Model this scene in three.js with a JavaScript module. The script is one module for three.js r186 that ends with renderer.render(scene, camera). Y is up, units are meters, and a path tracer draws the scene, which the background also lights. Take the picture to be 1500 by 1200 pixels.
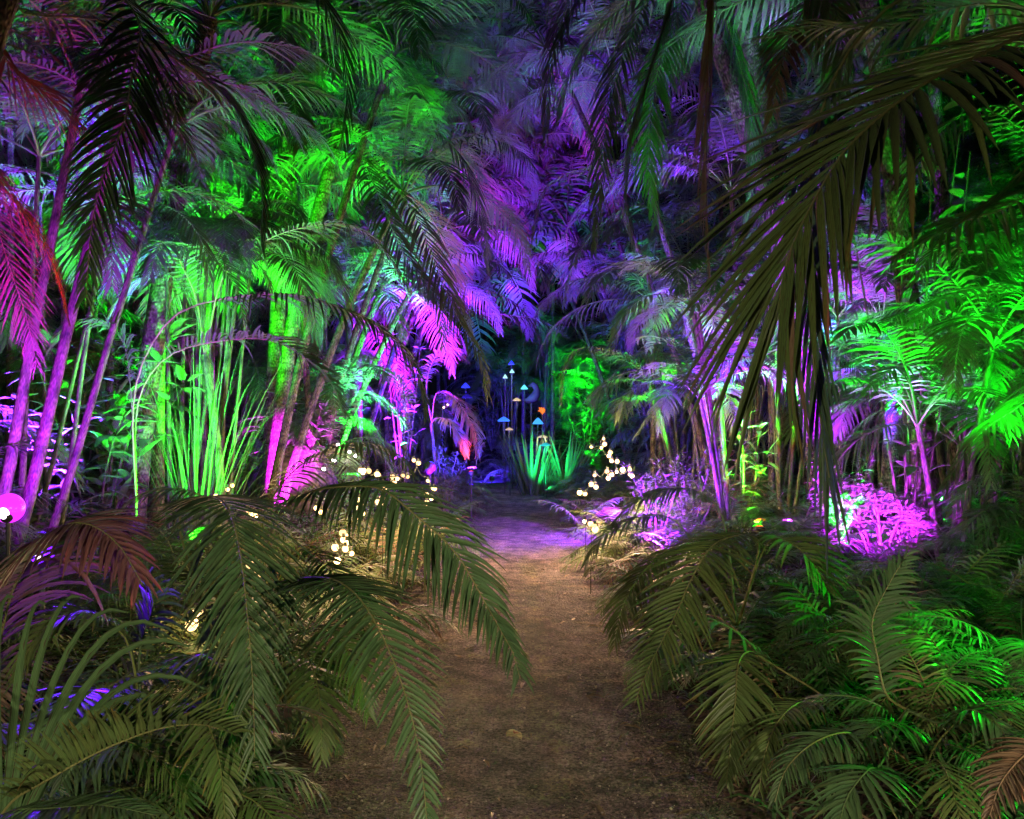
import * as THREE from 'three';
import { ImprovedNoise } from 'three/addons/math/ImprovedNoise.js';

// ---------------------------------------------------------------- camera, sky, moon, exposure
const scene = new THREE.Scene();
const FPX = 1287, HORIZON = 620, EYE = 1.6;          // focal length and horizon of the 1500 x 1200 photograph
const camera = new THREE.PerspectiveCamera(2 * Math.atan(600 / FPX) * 180 / Math.PI, 1500 / 1200, 0.05, 200);
camera.position.set(0, EYE, 0);
camera.rotation.x = Math.atan((HORIZON - 600) / FPX);
camera.updateMatrixWorld(true);

const renderer = new THREE.WebGLRenderer({ antialias: true });
renderer.toneMapping = THREE.LinearToneMapping;
renderer.toneMappingExposure = 1.0;
renderer.shadowMap.enabled = true;

{ // clear night sky
  const W = 32, H = 16, a = new Float32Array(W * H * 4);
  for (let i = 0; i < W * H; i++) { a[i * 4] = 0.0016; a[i * 4 + 1] = 0.0018; a[i * 4 + 2] = 0.0042; a[i * 4 + 3] = 1; }
  const t = new THREE.DataTexture(a, W, H, THREE.RGBAFormat, THREE.FloatType);
  t.mapping = THREE.EquirectangularReflectionMapping; t.magFilter = THREE.LinearFilter; t.needsUpdate = true;
  scene.background = t; scene.environment = t;
}
const moon = new THREE.DirectionalLight(0xbcd0ff, 0.012);
moon.position.set(-8, 20, 10); moon.castShadow = true;
Object.assign(moon.shadow.camera, { left: -20, right: 20, top: 20, bottom: -20, far: 80 });
scene.add(moon, moon.target);

// ---------------------------------------------------------------- helpers
let seedState = 7;
function reseed(s) { seedState = (s * 2654435761) >>> 0; }
function rnd() { seedState |= 0; seedState = (seedState + 0x6D2B79F5) | 0; let t = Math.imul(seedState ^ (seedState >>> 15), 1 | seedState); t = (t + Math.imul(t ^ (t >>> 7), 61 | t)) ^ t; return ((t ^ (t >>> 14)) >>> 0) / 4294967296; }
const rr = (a, b) => a + (b - a) * rnd();
const pick = (a) => a[Math.floor(rnd() * a.length)];
const noise = new ImprovedNoise();
const V = (x, y, z) => new THREE.Vector3(x, y, z);
const UP = V(0, 1, 0);
const clamp = (x, a, b) => Math.min(b, Math.max(a, x));
const sstep = (a, b, x) => { const t = clamp((x - a) / (b - a), 0, 1); return t * t * (3 - 2 * t); };
const taken = {};
function numbered(n) { taken[n] = (taken[n] ?? -1) + 1; return taken[n] ? `${n}_${String(taken[n]).padStart(3, '0')}` : n; }
function tag(o, label, category, group, kind) {
  if (label) o.userData.label = label; if (category) o.userData.category = category;
  if (group) o.userData.group = group; if (kind) o.userData.kind = kind; return o;
}
function thing(name, label, category, pos, group) {
  const g = new THREE.Group(); g.name = numbered(name); g.position.copy(pos); tag(g, label, category, group); scene.add(g); return g;
}
function mesh(name, geo, mat, parent) {
  const m = new THREE.Mesh(geo, mat); m.name = parent ? name : numbered(name); m.castShadow = m.receiveShadow = true; (parent || scene).add(m); return m;
}
// pixel of the photograph at a given depth in metres along the view axis -> world point
const fwd = V(0, 0, -1).applyQuaternion(camera.quaternion), rgt = V(1, 0, 0), upv = V(0, 1, 0).applyQuaternion(camera.quaternion);
function at(px, py, d) {
  return camera.position.clone().addScaledVector(fwd, d).addScaledVector(rgt, (px - 750) / FPX * d).addScaledVector(upv, (600 - py) / FPX * d);
}

// the path's centre line, and the lie of the land beside it
const PATH = [[0.0, 6], [0.0, 0], [0.0, -3.5], [-0.02, -8], [0.12, -13], [0.1, -18], [-0.35, -21.5], [-1.7, -24.4], [-4, -26.6], [-8, -28.5], [-14, -29.5]];
const pathCurve = new THREE.CatmullRomCurve3(PATH.map(([x, z]) => V(x, 0, z)));
const pathPts = pathCurve.getSpacedPoints(160);
function pathDist(x, z) { let m = 1e9; for (const p of pathPts) { const d = (p.x - x) ** 2 + (p.z - z) ** 2; if (d < m) m = d; } return Math.sqrt(m); }
function ground(x, z) {
  const d = pathDist(x, z);
  const n = noise.noise(x * 0.6, 3.1, z * 0.6) * 0.12 + noise.noise(x * 1.9, 7.7, z * 1.9) * 0.04;
  const bank = sstep(0.95, 2.4, d);
  const hill = 1.1 * Math.exp(-(((x - 2.0) / 3.2) ** 2 + ((z + 27) / 3.0) ** 2));
  return bank * (0.3 + n + hill) + sstep(0.9, 1.05, d) * 0.03 - 0.004;
}
const onGround = (x, z) => V(x, ground(x, z), z);

// ---------------------------------------------------------------- textures
function dataTex(w, h, fn, srgb) {
  const a = new Uint8Array(w * h * 4);
  for (let y = 0; y < h; y++) for (let x = 0; x < w; x++) { const c = fn(x / w, y / h); for (let k = 0; k < 3; k++) a[(y * w + x) * 4 + k] = clamp(c[k], 0, 1) * 255; a[(y * w + x) * 4 + 3] = 255; }
  const t = new THREE.DataTexture(a, w, h); t.magFilter = THREE.LinearFilter; t.wrapS = t.wrapT = THREE.RepeatWrapping; if (srgb) t.colorSpace = THREE.SRGBColorSpace; t.needsUpdate = true; return t;
}
const hash = (i, j, s) => { let h = Math.imul(i, 374761393) + Math.imul(j, 668265263) + Math.imul(Math.floor(s * 97), 2246822519); h = Math.imul(h ^ (h >>> 13), 1274126177); return ((h ^ (h >>> 16)) >>> 0) / 4294967296 * Math.PI * 2; };
const pn = (u, v, f, s) => { // tiling gradient noise, f cells across
  const x = (u - Math.floor(u)) * f, y = (v - Math.floor(v)) * f, i = Math.floor(x), j = Math.floor(y), fx = x - i, fy = y - j, w = (t) => t * t * t * (t * (t * 6 - 15) + 10);
  const d = (a, b) => { const h = hash((i + a) % f, (j + b) % f, s); return Math.cos(h) * (fx - a) + Math.sin(h) * (fy - b); };
  const ux = w(fx), uy = w(fy), n0 = d(0, 0) + (d(1, 0) - d(0, 0)) * ux, n1 = d(0, 1) + (d(1, 1) - d(0, 1)) * ux; return (n0 + (n1 - n0) * uy) * 1.4;
};
// parallel veins of a palm leaflet, across u
const veinTex = dataTex(64, 64, (u, v) => { const c = 0.86 + 0.1 * Math.sin(u * Math.PI * 2 * 7) + 0.07 * Math.sin(u * Math.PI * 2 * 17 + 1) + 0.12 * pn(u, v, 9, 2.2); const rib = Math.abs(u - 0.5) < 0.03 ? 0.12 : 0; const spot = pn(u, v, 5, 31) + 0.5 * pn(u, v, 13, 33) > 0.52 ? 0.45 : 0; return [(c + rib) * (1 - 0.25 * spot), (c + rib) * (1 - spot), (c + rib * 0.6) * (1 - 0.8 * spot)]; }, true);
const barkTex = dataTex(128, 256, (u, v) => { const ring = Math.pow(Math.abs(Math.sin(v * Math.PI * 6 + 1.1 * pn(u, v, 4, 1) + 1.3 * pn(0.3, v, 3, 6))), 18); const c = 0.7 + 0.34 * pn(u, v, 6, 3) + 0.34 * pn(u, v, 30, 9) - 0.16 * ring; return [c, c * 0.97, c * 0.92]; }, true);
const barkBump = dataTex(128, 256, (u, v) => { const ring = Math.pow(Math.abs(Math.sin(v * Math.PI * 6 + 1.1 * pn(u, v, 4, 1) + 1.3 * pn(0.3, v, 3, 6))), 18); const c = 0.6 + 0.34 * pn(u, v, 34, 5) - 0.25 * ring; return [c, c, c]; });
const soilTex = dataTex(256, 256, (u, v) => { const c = 0.6 + 0.35 * pn(u, v, 12, 1) + 0.35 * pn(u, v, 50, 6); return [c, c * 0.93, c * 0.85]; }, true);
const soilBump = dataTex(256, 256, (u, v) => { const c = 0.5 + 0.4 * pn(u, v, 20, 2) + 0.4 * pn(u, v, 70, 4); return [c, c, c]; });

// ---------------------------------------------------------------- materials
function leafMat(r, g, b, o = {}) {
  const m = new THREE.MeshPhysicalMaterial({ map: veinTex, roughness: 0.88, transmission: o.t ?? 0.2, thickness: 0, clearcoat: o.cc ?? 0.42, clearcoatRoughness: 0.34, vertexColors: true, side: THREE.DoubleSide, bumpMap: o.bump ? veinTex : null, bumpScale: 0.002 });
  m.color.setRGB(r, g, b); m.name = 'leaf'; return m;
}
const M = {   // leaf colours of the kinds of plant, all near one another; light does the rest
  green: leafMat(0.068, 0.155, 0.05, { t: 0 }), fresh: leafMat(0.074, 0.162, 0.048), dark: leafMat(0.062, 0.142, 0.047, { t: 0 }), olive: leafMat(0.092, 0.155, 0.032, { t: 0 }), grey: leafMat(0.074, 0.155, 0.062, { t: 0 }),
  dry: leafMat(0.21, 0.145, 0.085, { t: 0 }), red: leafMat(0.17, 0.055, 0.06, { t: 0.25 }), pale: leafMat(0.09, 0.165, 0.075),
};
function std(r, g, b, o = {}) { const m = new THREE.MeshStandardMaterial({ roughness: 0.9, ...o }); m.color.setRGB(r, g, b); return m; }
M.bark = std(0.21, 0.185, 0.155, { map: barkTex, bumpMap: barkBump, bumpScale: 0.022 });
M.stem = std(0.16, 0.2, 0.09, { map: barkTex, bumpMap: barkBump, bumpScale: 0.006, roughness: 0.6 });
M.rachis = std(0.17, 0.17, 0.06, { roughness: 0.5 });
M.rachisDry = std(0.24, 0.15, 0.08, { roughness: 0.6 });
M.black = std(0.02, 0.02, 0.022, { roughness: 0.5 });
M.metal = std(0.06, 0.06, 0.065, { roughness: 0.4, metalness: 0.6 });
M.wire = std(0.015, 0.03, 0.015, { roughness: 0.6 });

// ---------------------------------------------------------------- geometry builder
class GB {
  constructor() { this.p = []; this.uv = []; this.c = []; this.i = []; }
  v(x, y, z, u, w, t) { this.p.push(x, y, z); this.uv.push(u, w); this.c.push(t[0], t[1], t[2]); return this.p.length / 3 - 1; }
  build() {
    const g = new THREE.BufferGeometry();
    g.setAttribute('position', new THREE.Float32BufferAttribute(this.p, 3)); g.setAttribute('uv', new THREE.Float32BufferAttribute(this.uv, 2)); g.setAttribute('color', new THREE.Float32BufferAttribute(this.c, 3));
    g.setIndex(this.i); g.computeVertexNormals(); return g;
  }
  // a tapered tube along points
  tube(pts, rad, sides = 5, tint = [1, 1, 1], vscale = 1) {
    let N = null; const rows = []; let len = 0;
    for (let k = 0; k < pts.length; k++) {
      const T = pts[Math.min(k + 1, pts.length - 1)].clone().sub(pts[Math.max(k - 1, 0)]).normalize();
      if (!N) N = Math.abs(T.y) > 0.9 ? V(1, 0, 0) : UP.clone();
      N = N.clone().addScaledVector(T, -N.dot(T)).normalize(); const B = T.clone().cross(N);
      if (k) len += pts[k].distanceTo(pts[k - 1]);
      const r = rad(k / (pts.length - 1)), row = [];
      for (let s = 0; s <= sides; s++) { const a = s / sides * Math.PI * 2, q = pts[k].clone().addScaledVector(N, Math.cos(a) * r).addScaledVector(B, Math.sin(a) * r); row.push(this.v(q.x, q.y, q.z, s / sides, len * vscale, tint)); }
      rows.push(row);
    }
    for (let k = 1; k < rows.length; k++) for (let s = 0; s < sides; s++) { const a = rows[k - 1][s], b = rows[k - 1][s + 1], c = rows[k][s], d = rows[k][s + 1]; this.i.push(a, b, d, a, d, c); }
    return this;
  }
  // a leaf blade: starts at o, heads along dir, bends with gravity; nrm is its upper face
  blade(o, dir, nrm, L, w, seg, droop, tint, tip, fold = 0, curl = 0) {
    const pos = o.clone(), d = V(0, 0, 0), side = V(0, 0, 0), rows = [], across = fold ? 3 : 2;
    for (let k = 0; k <= seg; k++) {
      const s = k / seg;
      d.copy(dir); d.y -= droop * Math.pow(s, 1.2); if (curl) d.addScaledVector(nrm, curl * s); d.normalize();
      if (k) pos.addScaledVector(d, L / seg);
      side.crossVectors(d, nrm).normalize(); const up = side.clone().cross(d);
      const ww = w * 0.5 * (k === seg ? 0.02 : Math.min(1, 0.35 + s * 3.2) * Math.pow(1 - s, 0.62));
      const c = tip && s > 0.55 ? tint.map((q, m) => q + (tip[m] - q) * (s - 0.55) / 0.45) : tint, row = [];
      for (let j = 0; j < across; j++) {
        const e = across === 3 ? j - 1 : j * 2 - 1, h = across === 3 ? (j === 1 ? -fold * ww : fold * ww * 0.4) : 0;
        row.push(this.v(pos.x + side.x * e * ww + up.x * h, pos.y + side.y * e * ww + up.y * h, pos.z + side.z * e * ww + up.z * h, (e + 1) / 2, s * L * 4, c));
      }
      rows.push(row);
    }
    for (let k = 1; k < rows.length; k++) for (let j = 0; j < across - 1; j++) { const a = rows[k - 1][j], b = rows[k - 1][j + 1], c = rows[k][j], e = rows[k][j + 1]; this.i.push(a, b, e, a, e, c); }
    return this;
  }
}
// Walks a pinnate frond: calls back with every leaflet's place, heading and face. pts = rachis points.
function frondFrames(pts, o, cb) {
  const curve = new THREE.CatmullRomCurve3(pts), n = 48, P = curve.getSpacedPoints(n), T = P.map((_, k) => P[Math.min(k + 1, n)].clone().sub(P[Math.max(k - 1, 0)]).normalize());
  let m = 0; T.forEach((t, k) => { if (Math.abs(t.y) < Math.abs(T[m].y)) m = k; });
  const N = []; N[m] = UP.clone().addScaledVector(T[m], -T[m].y).normalize();
  for (let k = m + 1; k <= n; k++) N[k] = N[k - 1].clone().addScaledVector(T[k], -N[k - 1].dot(T[k])).normalize();
  for (let k = m - 1; k >= 0; k--) N[k] = N[k + 1].clone().addScaledVector(T[k], -N[k + 1].dot(T[k])).normalize();
  const at_ = (A, t) => { const f = clamp(t, 0, 1) * n, i = Math.min(n - 1, Math.floor(f)); return A[i].clone().lerp(A[i + 1], f - i); };
  const t0 = o.t0 ?? 0.2, roll = o.roll ?? [0, 0];
  for (let k = 0; k < o.n; k++) for (const s of [-1, 1]) {
    if (o.one && s !== o.one) continue;
    if (rnd() < (o.gap ?? 0.04)) continue;
    const q = (k + (s > 0 ? 0.5 : 0) + rr(-0.25, 0.25)) / o.n, t = t0 + (0.995 - t0) * q;
    const p = at_(P, t), tg = at_(T, t).normalize(); let nn = at_(N, t).normalize();
    nn.applyAxisAngle(tg, roll[0] + (roll[1] - roll[0]) * q);
    const S = tg.clone().cross(nn), a = (o.a[0] + (o.a[1] - o.a[0]) * q) + rr(-0.09, 0.09), v = (o.v ?? 0.25) + rr(-0.1, 0.1);
    const dir = tg.clone().multiplyScalar(Math.cos(a)).addScaledVector(S, s * Math.sin(a) * Math.cos(v)).addScaledVector(nn, Math.sin(a) * Math.sin(v));
    const prof = (0.45 + 0.55 * sstep(0, 0.3, q)) * (1 - (1 - (o.tipL ?? 0.3)) * sstep(0.45, 1, q));
    const face = nn.clone().addScaledVector(S, -s * Math.sin(v)).normalize();
    cb({ p, dir: dir.normalize(), face, L: o.L * prof * rr(0.88, 1.1), w: o.w * (0.6 + 0.4 * prof) * rr(0.85, 1.15), q, s });
  }
  return P;
}
const tintOf = (j = 0.22) => { const b = rr(1 - j, 1 + j), y = rr(-0.06, 0.12); return [b * (1 + y), b, b * (1 - y)]; };
const BROWN = [2.4, 0.9, 0.7];
// one frond as one mesh geometry (rachis tint is part of the leaf's own colour)
function frondGeo(pts, o) {
  const g = new GB();
  const P = frondFrames(pts, o, (f) => g.blade(f.p, f.dir, f.face, f.L, f.w, o.seg ?? 3, (o.droop ?? 0.5) * rr(0.7, 1.3), tintOf(), rnd() < (o.brown ?? 0.06) ? BROWN : null, o.fold ?? 0));
  g.tube(P.filter((_, k) => k % 3 === 0 || k === 48), (t) => (o.r ?? 0.012) * (1 - 0.85 * t), 4, [1.7, 1.25, 1.2], 1);
  return g.build();
}
// generic frond: leaves the origin along +x, arching between two elevations
function archPts(len, e0, e1, side = 0, n = 12) {
  const p = V(0, 0, 0), out = [p.clone()];
  for (let k = 1; k <= n; k++) { const t = k / n, e = e0 + (e1 - e0) * Math.pow(t, 1.15); p.x += Math.cos(e) * len / n; p.y += Math.sin(e) * len / n; p.z += side * t * len / n; out.push(p.clone()); }
  return out;
}
const D = Math.PI / 180;
reseed(11);
const FR = { palm: [], long: [], fern: [], cane: [] };
for (const [e0, e1, sd] of [[70, -35, 0.1], [62, -60, -0.15], [50, -70, 0.2], [74, -10, -0.1], [40, -80, 0], [58, -45, 0.25]])
  FR.palm.push(frondGeo(archPts(1.7, e0 * D, e1 * D, sd), { n: 42, L: 0.46, w: 0.029, gap: 0.07, a: [75 * D, 32 * D], v: 0.22, droop: 0.75, t0: 0.18, r: 0.012, seg: 3 }));
for (const [e0, e1, sd] of [[55, -55, 0.1], [35, -75, -0.1], [15, -85, 0.15], [70, -30, 0], [0, -88, 0.1]])
  FR.long.push(frondGeo(archPts(2.6, e0 * D, e1 * D, sd), { n: 50, L: 0.62, w: 0.038, gap: 0.08, a: [78 * D, 35 * D], v: 0.12, droop: 0.95, t0: 0.16, r: 0.018, seg: 3, brown: 0.1 }));
FR.far = [];
for (const [e0, e1, sd] of [[55, -55, 0.1], [35, -75, -0.1], [15, -85, 0.15], [70, -30, 0], [0, -88, 0.1]])
  FR.far.push(frondGeo(archPts(2.6, e0 * D, e1 * D, sd), { n: 30, L: 0.72, w: 0.075, a: [78 * D, 35 * D], v: 0.12, droop: 0.9, t0: 0.16, r: 0.024, seg: 3, brown: 0.1, gap: 0.1 }));
for (const [e0, e1, sd] of [[65, -40, 0.1], [50, -60, -0.1], [75, -5, 0.2], [35, -65, 0]])
  FR.fern.push(frondGeo(archPts(0.72, e0 * D, e1 * D, sd, 9), { n: 24, L: 0.2, w: 0.022, a: [78 * D, 38 * D], v: 0.1, droop: 0.6, t0: 0.2, r: 0.006, seg: 2 }));
for (const [e0, e1, sd] of [[65, -30, 0.1], [48, -55, -0.15], [72, 5, 0.1], [30, -60, 0.2]])
  FR.cane.push(frondGeo(archPts(1.1, e0 * D, e1 * D, sd, 9), { n: 20, L: 0.42, w: 0.042, a: [68 * D, 28 * D], v: 0.18, droop: 0.8, t0: 0.25, r: 0.01, seg: 3 }));

// ---------------------------------------------------------------- plants
const EULER = new THREE.Euler();
function putFrond(group, geo, mat, p, yaw, tilt, scale) {
  const m = mesh('frond', geo, mat, group); m.position.copy(p); EULER.set(0, yaw, tilt, 'YXZ'); m.quaternion.setFromEuler(EULER); m.scale.setScalar(scale); return m;
}
const LANDMARKS = [];                                    // [words, x, z] filled below, used only to tell plants apart in words
function near(x, z) { let b = null, bd = 1e9; for (const [w, lx, lz] of LANDMARKS) { const d = (lx - x) ** 2 + (lz - z) ** 2; if (d < bd) { bd = d; b = w; } } return b; }
const landmark = (words, p) => LANDMARKS.push([words, p.x, p.z]);
function trunkGeo(h, r, leanX, leanZ, ringed = true) {
  const pts = []; const n = Math.max(6, Math.round(h * 5));
  for (let k = 0; k <= n; k++) { const t = k / n; pts.push(V(leanX * (t * 0.65 + 0.35 * t * t), h * t - 0.12 * (1 - t), leanZ * (t * 0.65 + 0.35 * t * t))); }
  return new GB().tube(pts, (t) => r * (1.0 - 0.28 * t + 0.45 * Math.exp(-t * 14)) * (ringed ? 1 + 0.014 * Math.sin(t * n * 2.1) : 1), 10, [1, 1, 1], 1.1).build();
}
function tallPalm(x, z, h, o = {}) {
  const p = onGround(x, z), where = near(x, z);
  const lx = o.lx ?? rr(-0.5, 0.5), lz = o.lz ?? rr(-0.3, 0.3), r = o.r ?? rr(0.07, 0.12), s = o.s ?? rr(0.85, 1.15);
  const size = h > 8 ? 'very tall' : h > 5 ? 'tall' : h > 3 ? 'middling' : 'short', lean = Math.abs(lx) > 0.9 ? 'strongly leaning' : Math.abs(lx) > 0.22 ? 'leaning' : 'upright', fr = s > 1.08 ? 'long' : s > 0.98 ? 'mid-length' : 'short';
  const g = thing('palm_tree', o.label || `${size} ${lean} feather palm, ${fr} fronds, near ${where}`, 'palm tree', p, o.label ? undefined : `${size} ${lean} palms with ${fr} fronds near ${where}`);
  const tr = mesh('trunk', trunkGeo(h, r, lx, lz), o.bark || M.bark, g);
  const top = V(lx, h, lz), n = o.n ?? 13, mat = o.mat;
  for (let k = 0; k < n; k++) {
    const lvl = k / n, yaw = k * 2.399 + rr(-0.3, 0.3);
    putFrond(g, (z < -17.5 ? FR.far : FR.long)[lvl < 0.3 ? 3 : lvl < 0.6 ? 0 : lvl < 0.85 ? 1 : (rnd() < 0.5 ? 2 : 4)], lvl > 0.9 && rnd() < 0.6 ? M.dry : mat || pick([M.green, M.green, M.grey, M.dark]), top.clone().add(V(0, rr(-0.12, 0.05), 0)), yaw, rr(-0.12, 0.12), s * rr(0.85, 1.1));
  }
  return g;
}
const caneGeos = [];
function caneClump(x, z, o = {}) {                        // clumping cane palm: several thin ringed stems, fronds from each top and from the base
  const p = onGround(x, z), where = near(x, z);
  const g = thing('cane_palm', o.label || `${o.h > 2.2 ? 'high' : o.h > 1.3 ? 'waist-high' : 'knee-high'} ${o.broad ? 'broad-leafleted' : 'feathery'} cane palm clump near ${where}`, 'palm', p, o.label ? undefined : `${o.h > 2.2 ? 'high' : o.h > 1.3 ? 'waist-high' : 'knee-high'} ${o.broad ? 'broad-leafleted' : 'feathery'} cane palms near ${where}`);
  const n = o.stems ?? 4, H = o.h ?? 2;
  for (let k = 0; k < n; k++) {
    const a = rr(0, 6.28), h = H * rr(0.45, 1.05), lx = Math.cos(a) * h * rr(0.08, 0.3), lz = Math.sin(a) * h * rr(0.08, 0.3), bx = Math.cos(a) * 0.12, bz = Math.sin(a) * 0.12;
    const st = mesh('stem', trunkGeo(h, rr(0.022, 0.036), lx, lz, true), M.stem, g); st.position.set(bx, 0, bz);
    const top = V(bx + lx, h - 0.03, bz + lz), fn = o.fn ?? 6;
    for (let j = 0; j < fn; j++) putFrond(g, pick(o.broad ? FR.cane : FR.palm), o.mat || pick([M.green, M.green, M.fresh, M.dark, M.grey]), top, j * 2.399 + a + rr(-0.3, 0.3), rr(-0.2, 0.15), (o.s ?? 1) * rr(0.7, 1.05));
  }
  for (let j = 0; j < (o.low ?? 4); j++) putFrond(g, pick(o.broad ? FR.cane : FR.palm), o.mat || pick([M.green, M.dark, M.olive]), V(rr(-0.1, 0.1), 0.05, rr(-0.1, 0.1)), j * 2.399 + rr(0, 1), rr(-0.15, 0.2), (o.s ?? 1) * rr(0.55, 0.85));
  return g;
}
function fern(x, z, s, o = {}) {
  const p = onGround(x, z), where = near(x, z);
  const set = o.set || FR.fern, n = o.n ?? 9, mt = o.mat || pick([M.green, M.olive, M.olive, M.dark]);
  const kind = set === FR.palm ? 'rosette palm' : 'fern', size = kind === 'fern' ? (s > 1.2 ? 'large' : s > 1.02 ? 'middling' : 'small') : (s > 0.56 ? 'hip-high' : 'knee-high'), hue = mt === M.olive ? 'olive' : mt === M.dark ? 'deep green' : 'mid green', words = `${size} ${hue} feathery ${kind}`;
  const g = thing(kind.replace(' ', '_'), o.label || `${words} near ${where}`, kind === 'fern' ? 'fern' : 'palm', p, o.label ? undefined : `${words}s near ${where}`);
  for (let k = 0; k < n; k++) putFrond(g, pick(set), rnd() < 0.06 ? M.dry : mt, V(rr(-0.05, 0.05), 0.01, rr(-0.05, 0.05)), k * 2.399 + rr(-0.4, 0.4), rr(-0.15, 0.25), s * rr(0.75, 1.15));
  return g;
}
function leafShrub(x, z, h, R, nLeaf, leafL, mat, name, label, category, leafW = 0.42, group) {
  const p = onGround(x, z), g = thing(name, label, category, p, group), crown = new GB(), wood = new GB();
  const br = 7;
  for (let b = 0; b < br; b++) {
    const a = b * 2.399 + rr(-0.4, 0.4), e = rr(0.6, 1.4), len = h * rr(0.6, 1), tip = V(Math.cos(a) * R * rr(0.3, 0.9), len, Math.sin(a) * R * rr(0.3, 0.9));
    const pts = [V(0, -0.05, 0), tip.clone().multiplyScalar(0.5).add(V(rr(-.06, .06), 0.08, rr(-.06, .06))), tip];
    const P = new THREE.CatmullRomCurve3(pts).getPoints(8); wood.tube(P, (t) => 0.014 * (1 - 0.7 * t), 5, [1, 1, 1]);
    for (let k = 0; k < nLeaf / br; k++) {
      const q = P[Math.floor(rr(2, 8.99))], aa = rr(0, 6.28), el = rr(-0.2, 1.1), d = V(Math.cos(aa) * Math.cos(el), Math.sin(el), Math.sin(aa) * Math.cos(el));
      crown.blade(q.clone().addScaledVector(d, rr(0.0, 0.1)), d, V(0, 1, 0).addScaledVector(d, -d.y + 0.2).normalize(), leafL * rr(0.6, 1.2), leafL * leafW, 4, rr(0.3, 1.0), tintOf(0.25), null, 0.2);
    }
  }
  mesh('stem', wood.build(), M.stem, g); mesh('foliage', crown.build(), mat, g); return g;
}
// blade clump (grass or strap leaves)
function bladeClump(name, label, category, p, n, hMin, hMax, w, spread, mat, droop, o = {}) {
  const g = thing(name, label, category, p, o.group);
  const per = o.split ? 1 : n; let gb = new GB();
  for (let k = 0; k < n; k++) {
    const a = rr(0, 6.28), s = Math.pow(rnd(), 0.7) * spread, d = V(Math.cos(a) * s + (o.lx || 0), 1, Math.sin(a) * s * 0.8 + (o.lz || 0)).normalize(), b = V(Math.cos(a) * (o.foot ?? 0.1) * rnd(), -0.03, Math.sin(a) * (o.foot ?? 0.1) * rnd());
    gb.blade(b, d, V(-Math.cos(a), 0.3, -Math.sin(a)).normalize(), rr(hMin, hMax), w * rr(0.6, 1.3), 7, droop * rr(0.3, 1.6), tintOf(0.25), rnd() < 0.12 ? BROWN : null, o.fold ?? 0.25);
    if (o.split) { mesh('leaf_blade', gb.build(), mat, g); gb = new GB(); }
  }
  if (!o.split) mesh('leaf_blades', gb.build(), mat, g).userData.kind = 'stuff';
  return g;
}
// a plant whose fronds are traced: crown point and, for every frond, rachis points given as [px, py, depth]
function tracedPalm(name, label, foot, crown, fronds, o = {}) {
  const p = foot, g = thing(name, label, o.category || 'palm', p, o.group);
  const c = crown.clone().sub(p);
  if (o.trunk) { const st = new GB(); const P = new THREE.CatmullRomCurve3([V(0, -0.1, 0), V(c.x * 0.35, c.y * 0.5, c.z * 0.35), c]).getPoints(24); st.tube(P, (t) => o.trunk * (1.05 - 0.25 * t), 9, [1, 1, 1], 1.1); mesh('trunk', st.build(), o.trunkMat || M.bark, g); }
  for (const f of fronds) {
    const pts = f.pts.map(([x, y, d]) => at(x, y, d).sub(p)); if (!f.free) pts.unshift(c.clone());
    let L0 = 0, L1 = 0; for (let k = 1; k < pts.length; k++) { const d = pts[k].distanceTo(pts[k - 1]); if (k === 1) L0 = d; L1 += d; }
    f.n = Math.round((f.n || 40) * (f.split === false ? 1.1 : 1.25)); f.w = (f.w || 0.022) * (f.split === false ? 1.0 : 1.02);
    const opt = { n: 40, L: 0.3, w: 0.022, a: [70 * D, 32 * D], v: 0.15, droop: 0.5, roll: [0, 0], gap: 0.05, brown: 0.14, ...f, t0: f.t0 ?? (f.free ? 0.05 : clamp(L0 / L1, 0.05, 0.7)) };
    const mat = f.mat || M.green, r = f.r ?? 0.008;
    if (f.split === false) { mesh('frond', frondGeo(pts, { ...opt, seg: 4, fold: 0.25, r }), mat, g); continue; }
    const fg = new THREE.Group(); fg.name = 'frond'; g.add(fg);
    const P = frondFrames(pts, opt, (q) => { const b = new GB().blade(q.p, q.dir, q.face, q.L, q.w, 6, opt.droop * rr(0.6, 1.5) * (rnd() < 0.06 ? 3.5 : 1), tintOf(), rnd() < opt.brown ? BROWN : null, 0.55, opt.curl || 0); mesh('leaflet', b.build(), rnd() < (f.dead ?? 0) ? M.dry : mat, fg); });
    mesh('rachis', new GB().tube(P.filter((_, k) => k % 2 === 0), (t) => r * (1 - 0.8 * t), 6).build(), f.rmat || M.rachis, fg);
  }
  return g;
}

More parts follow.
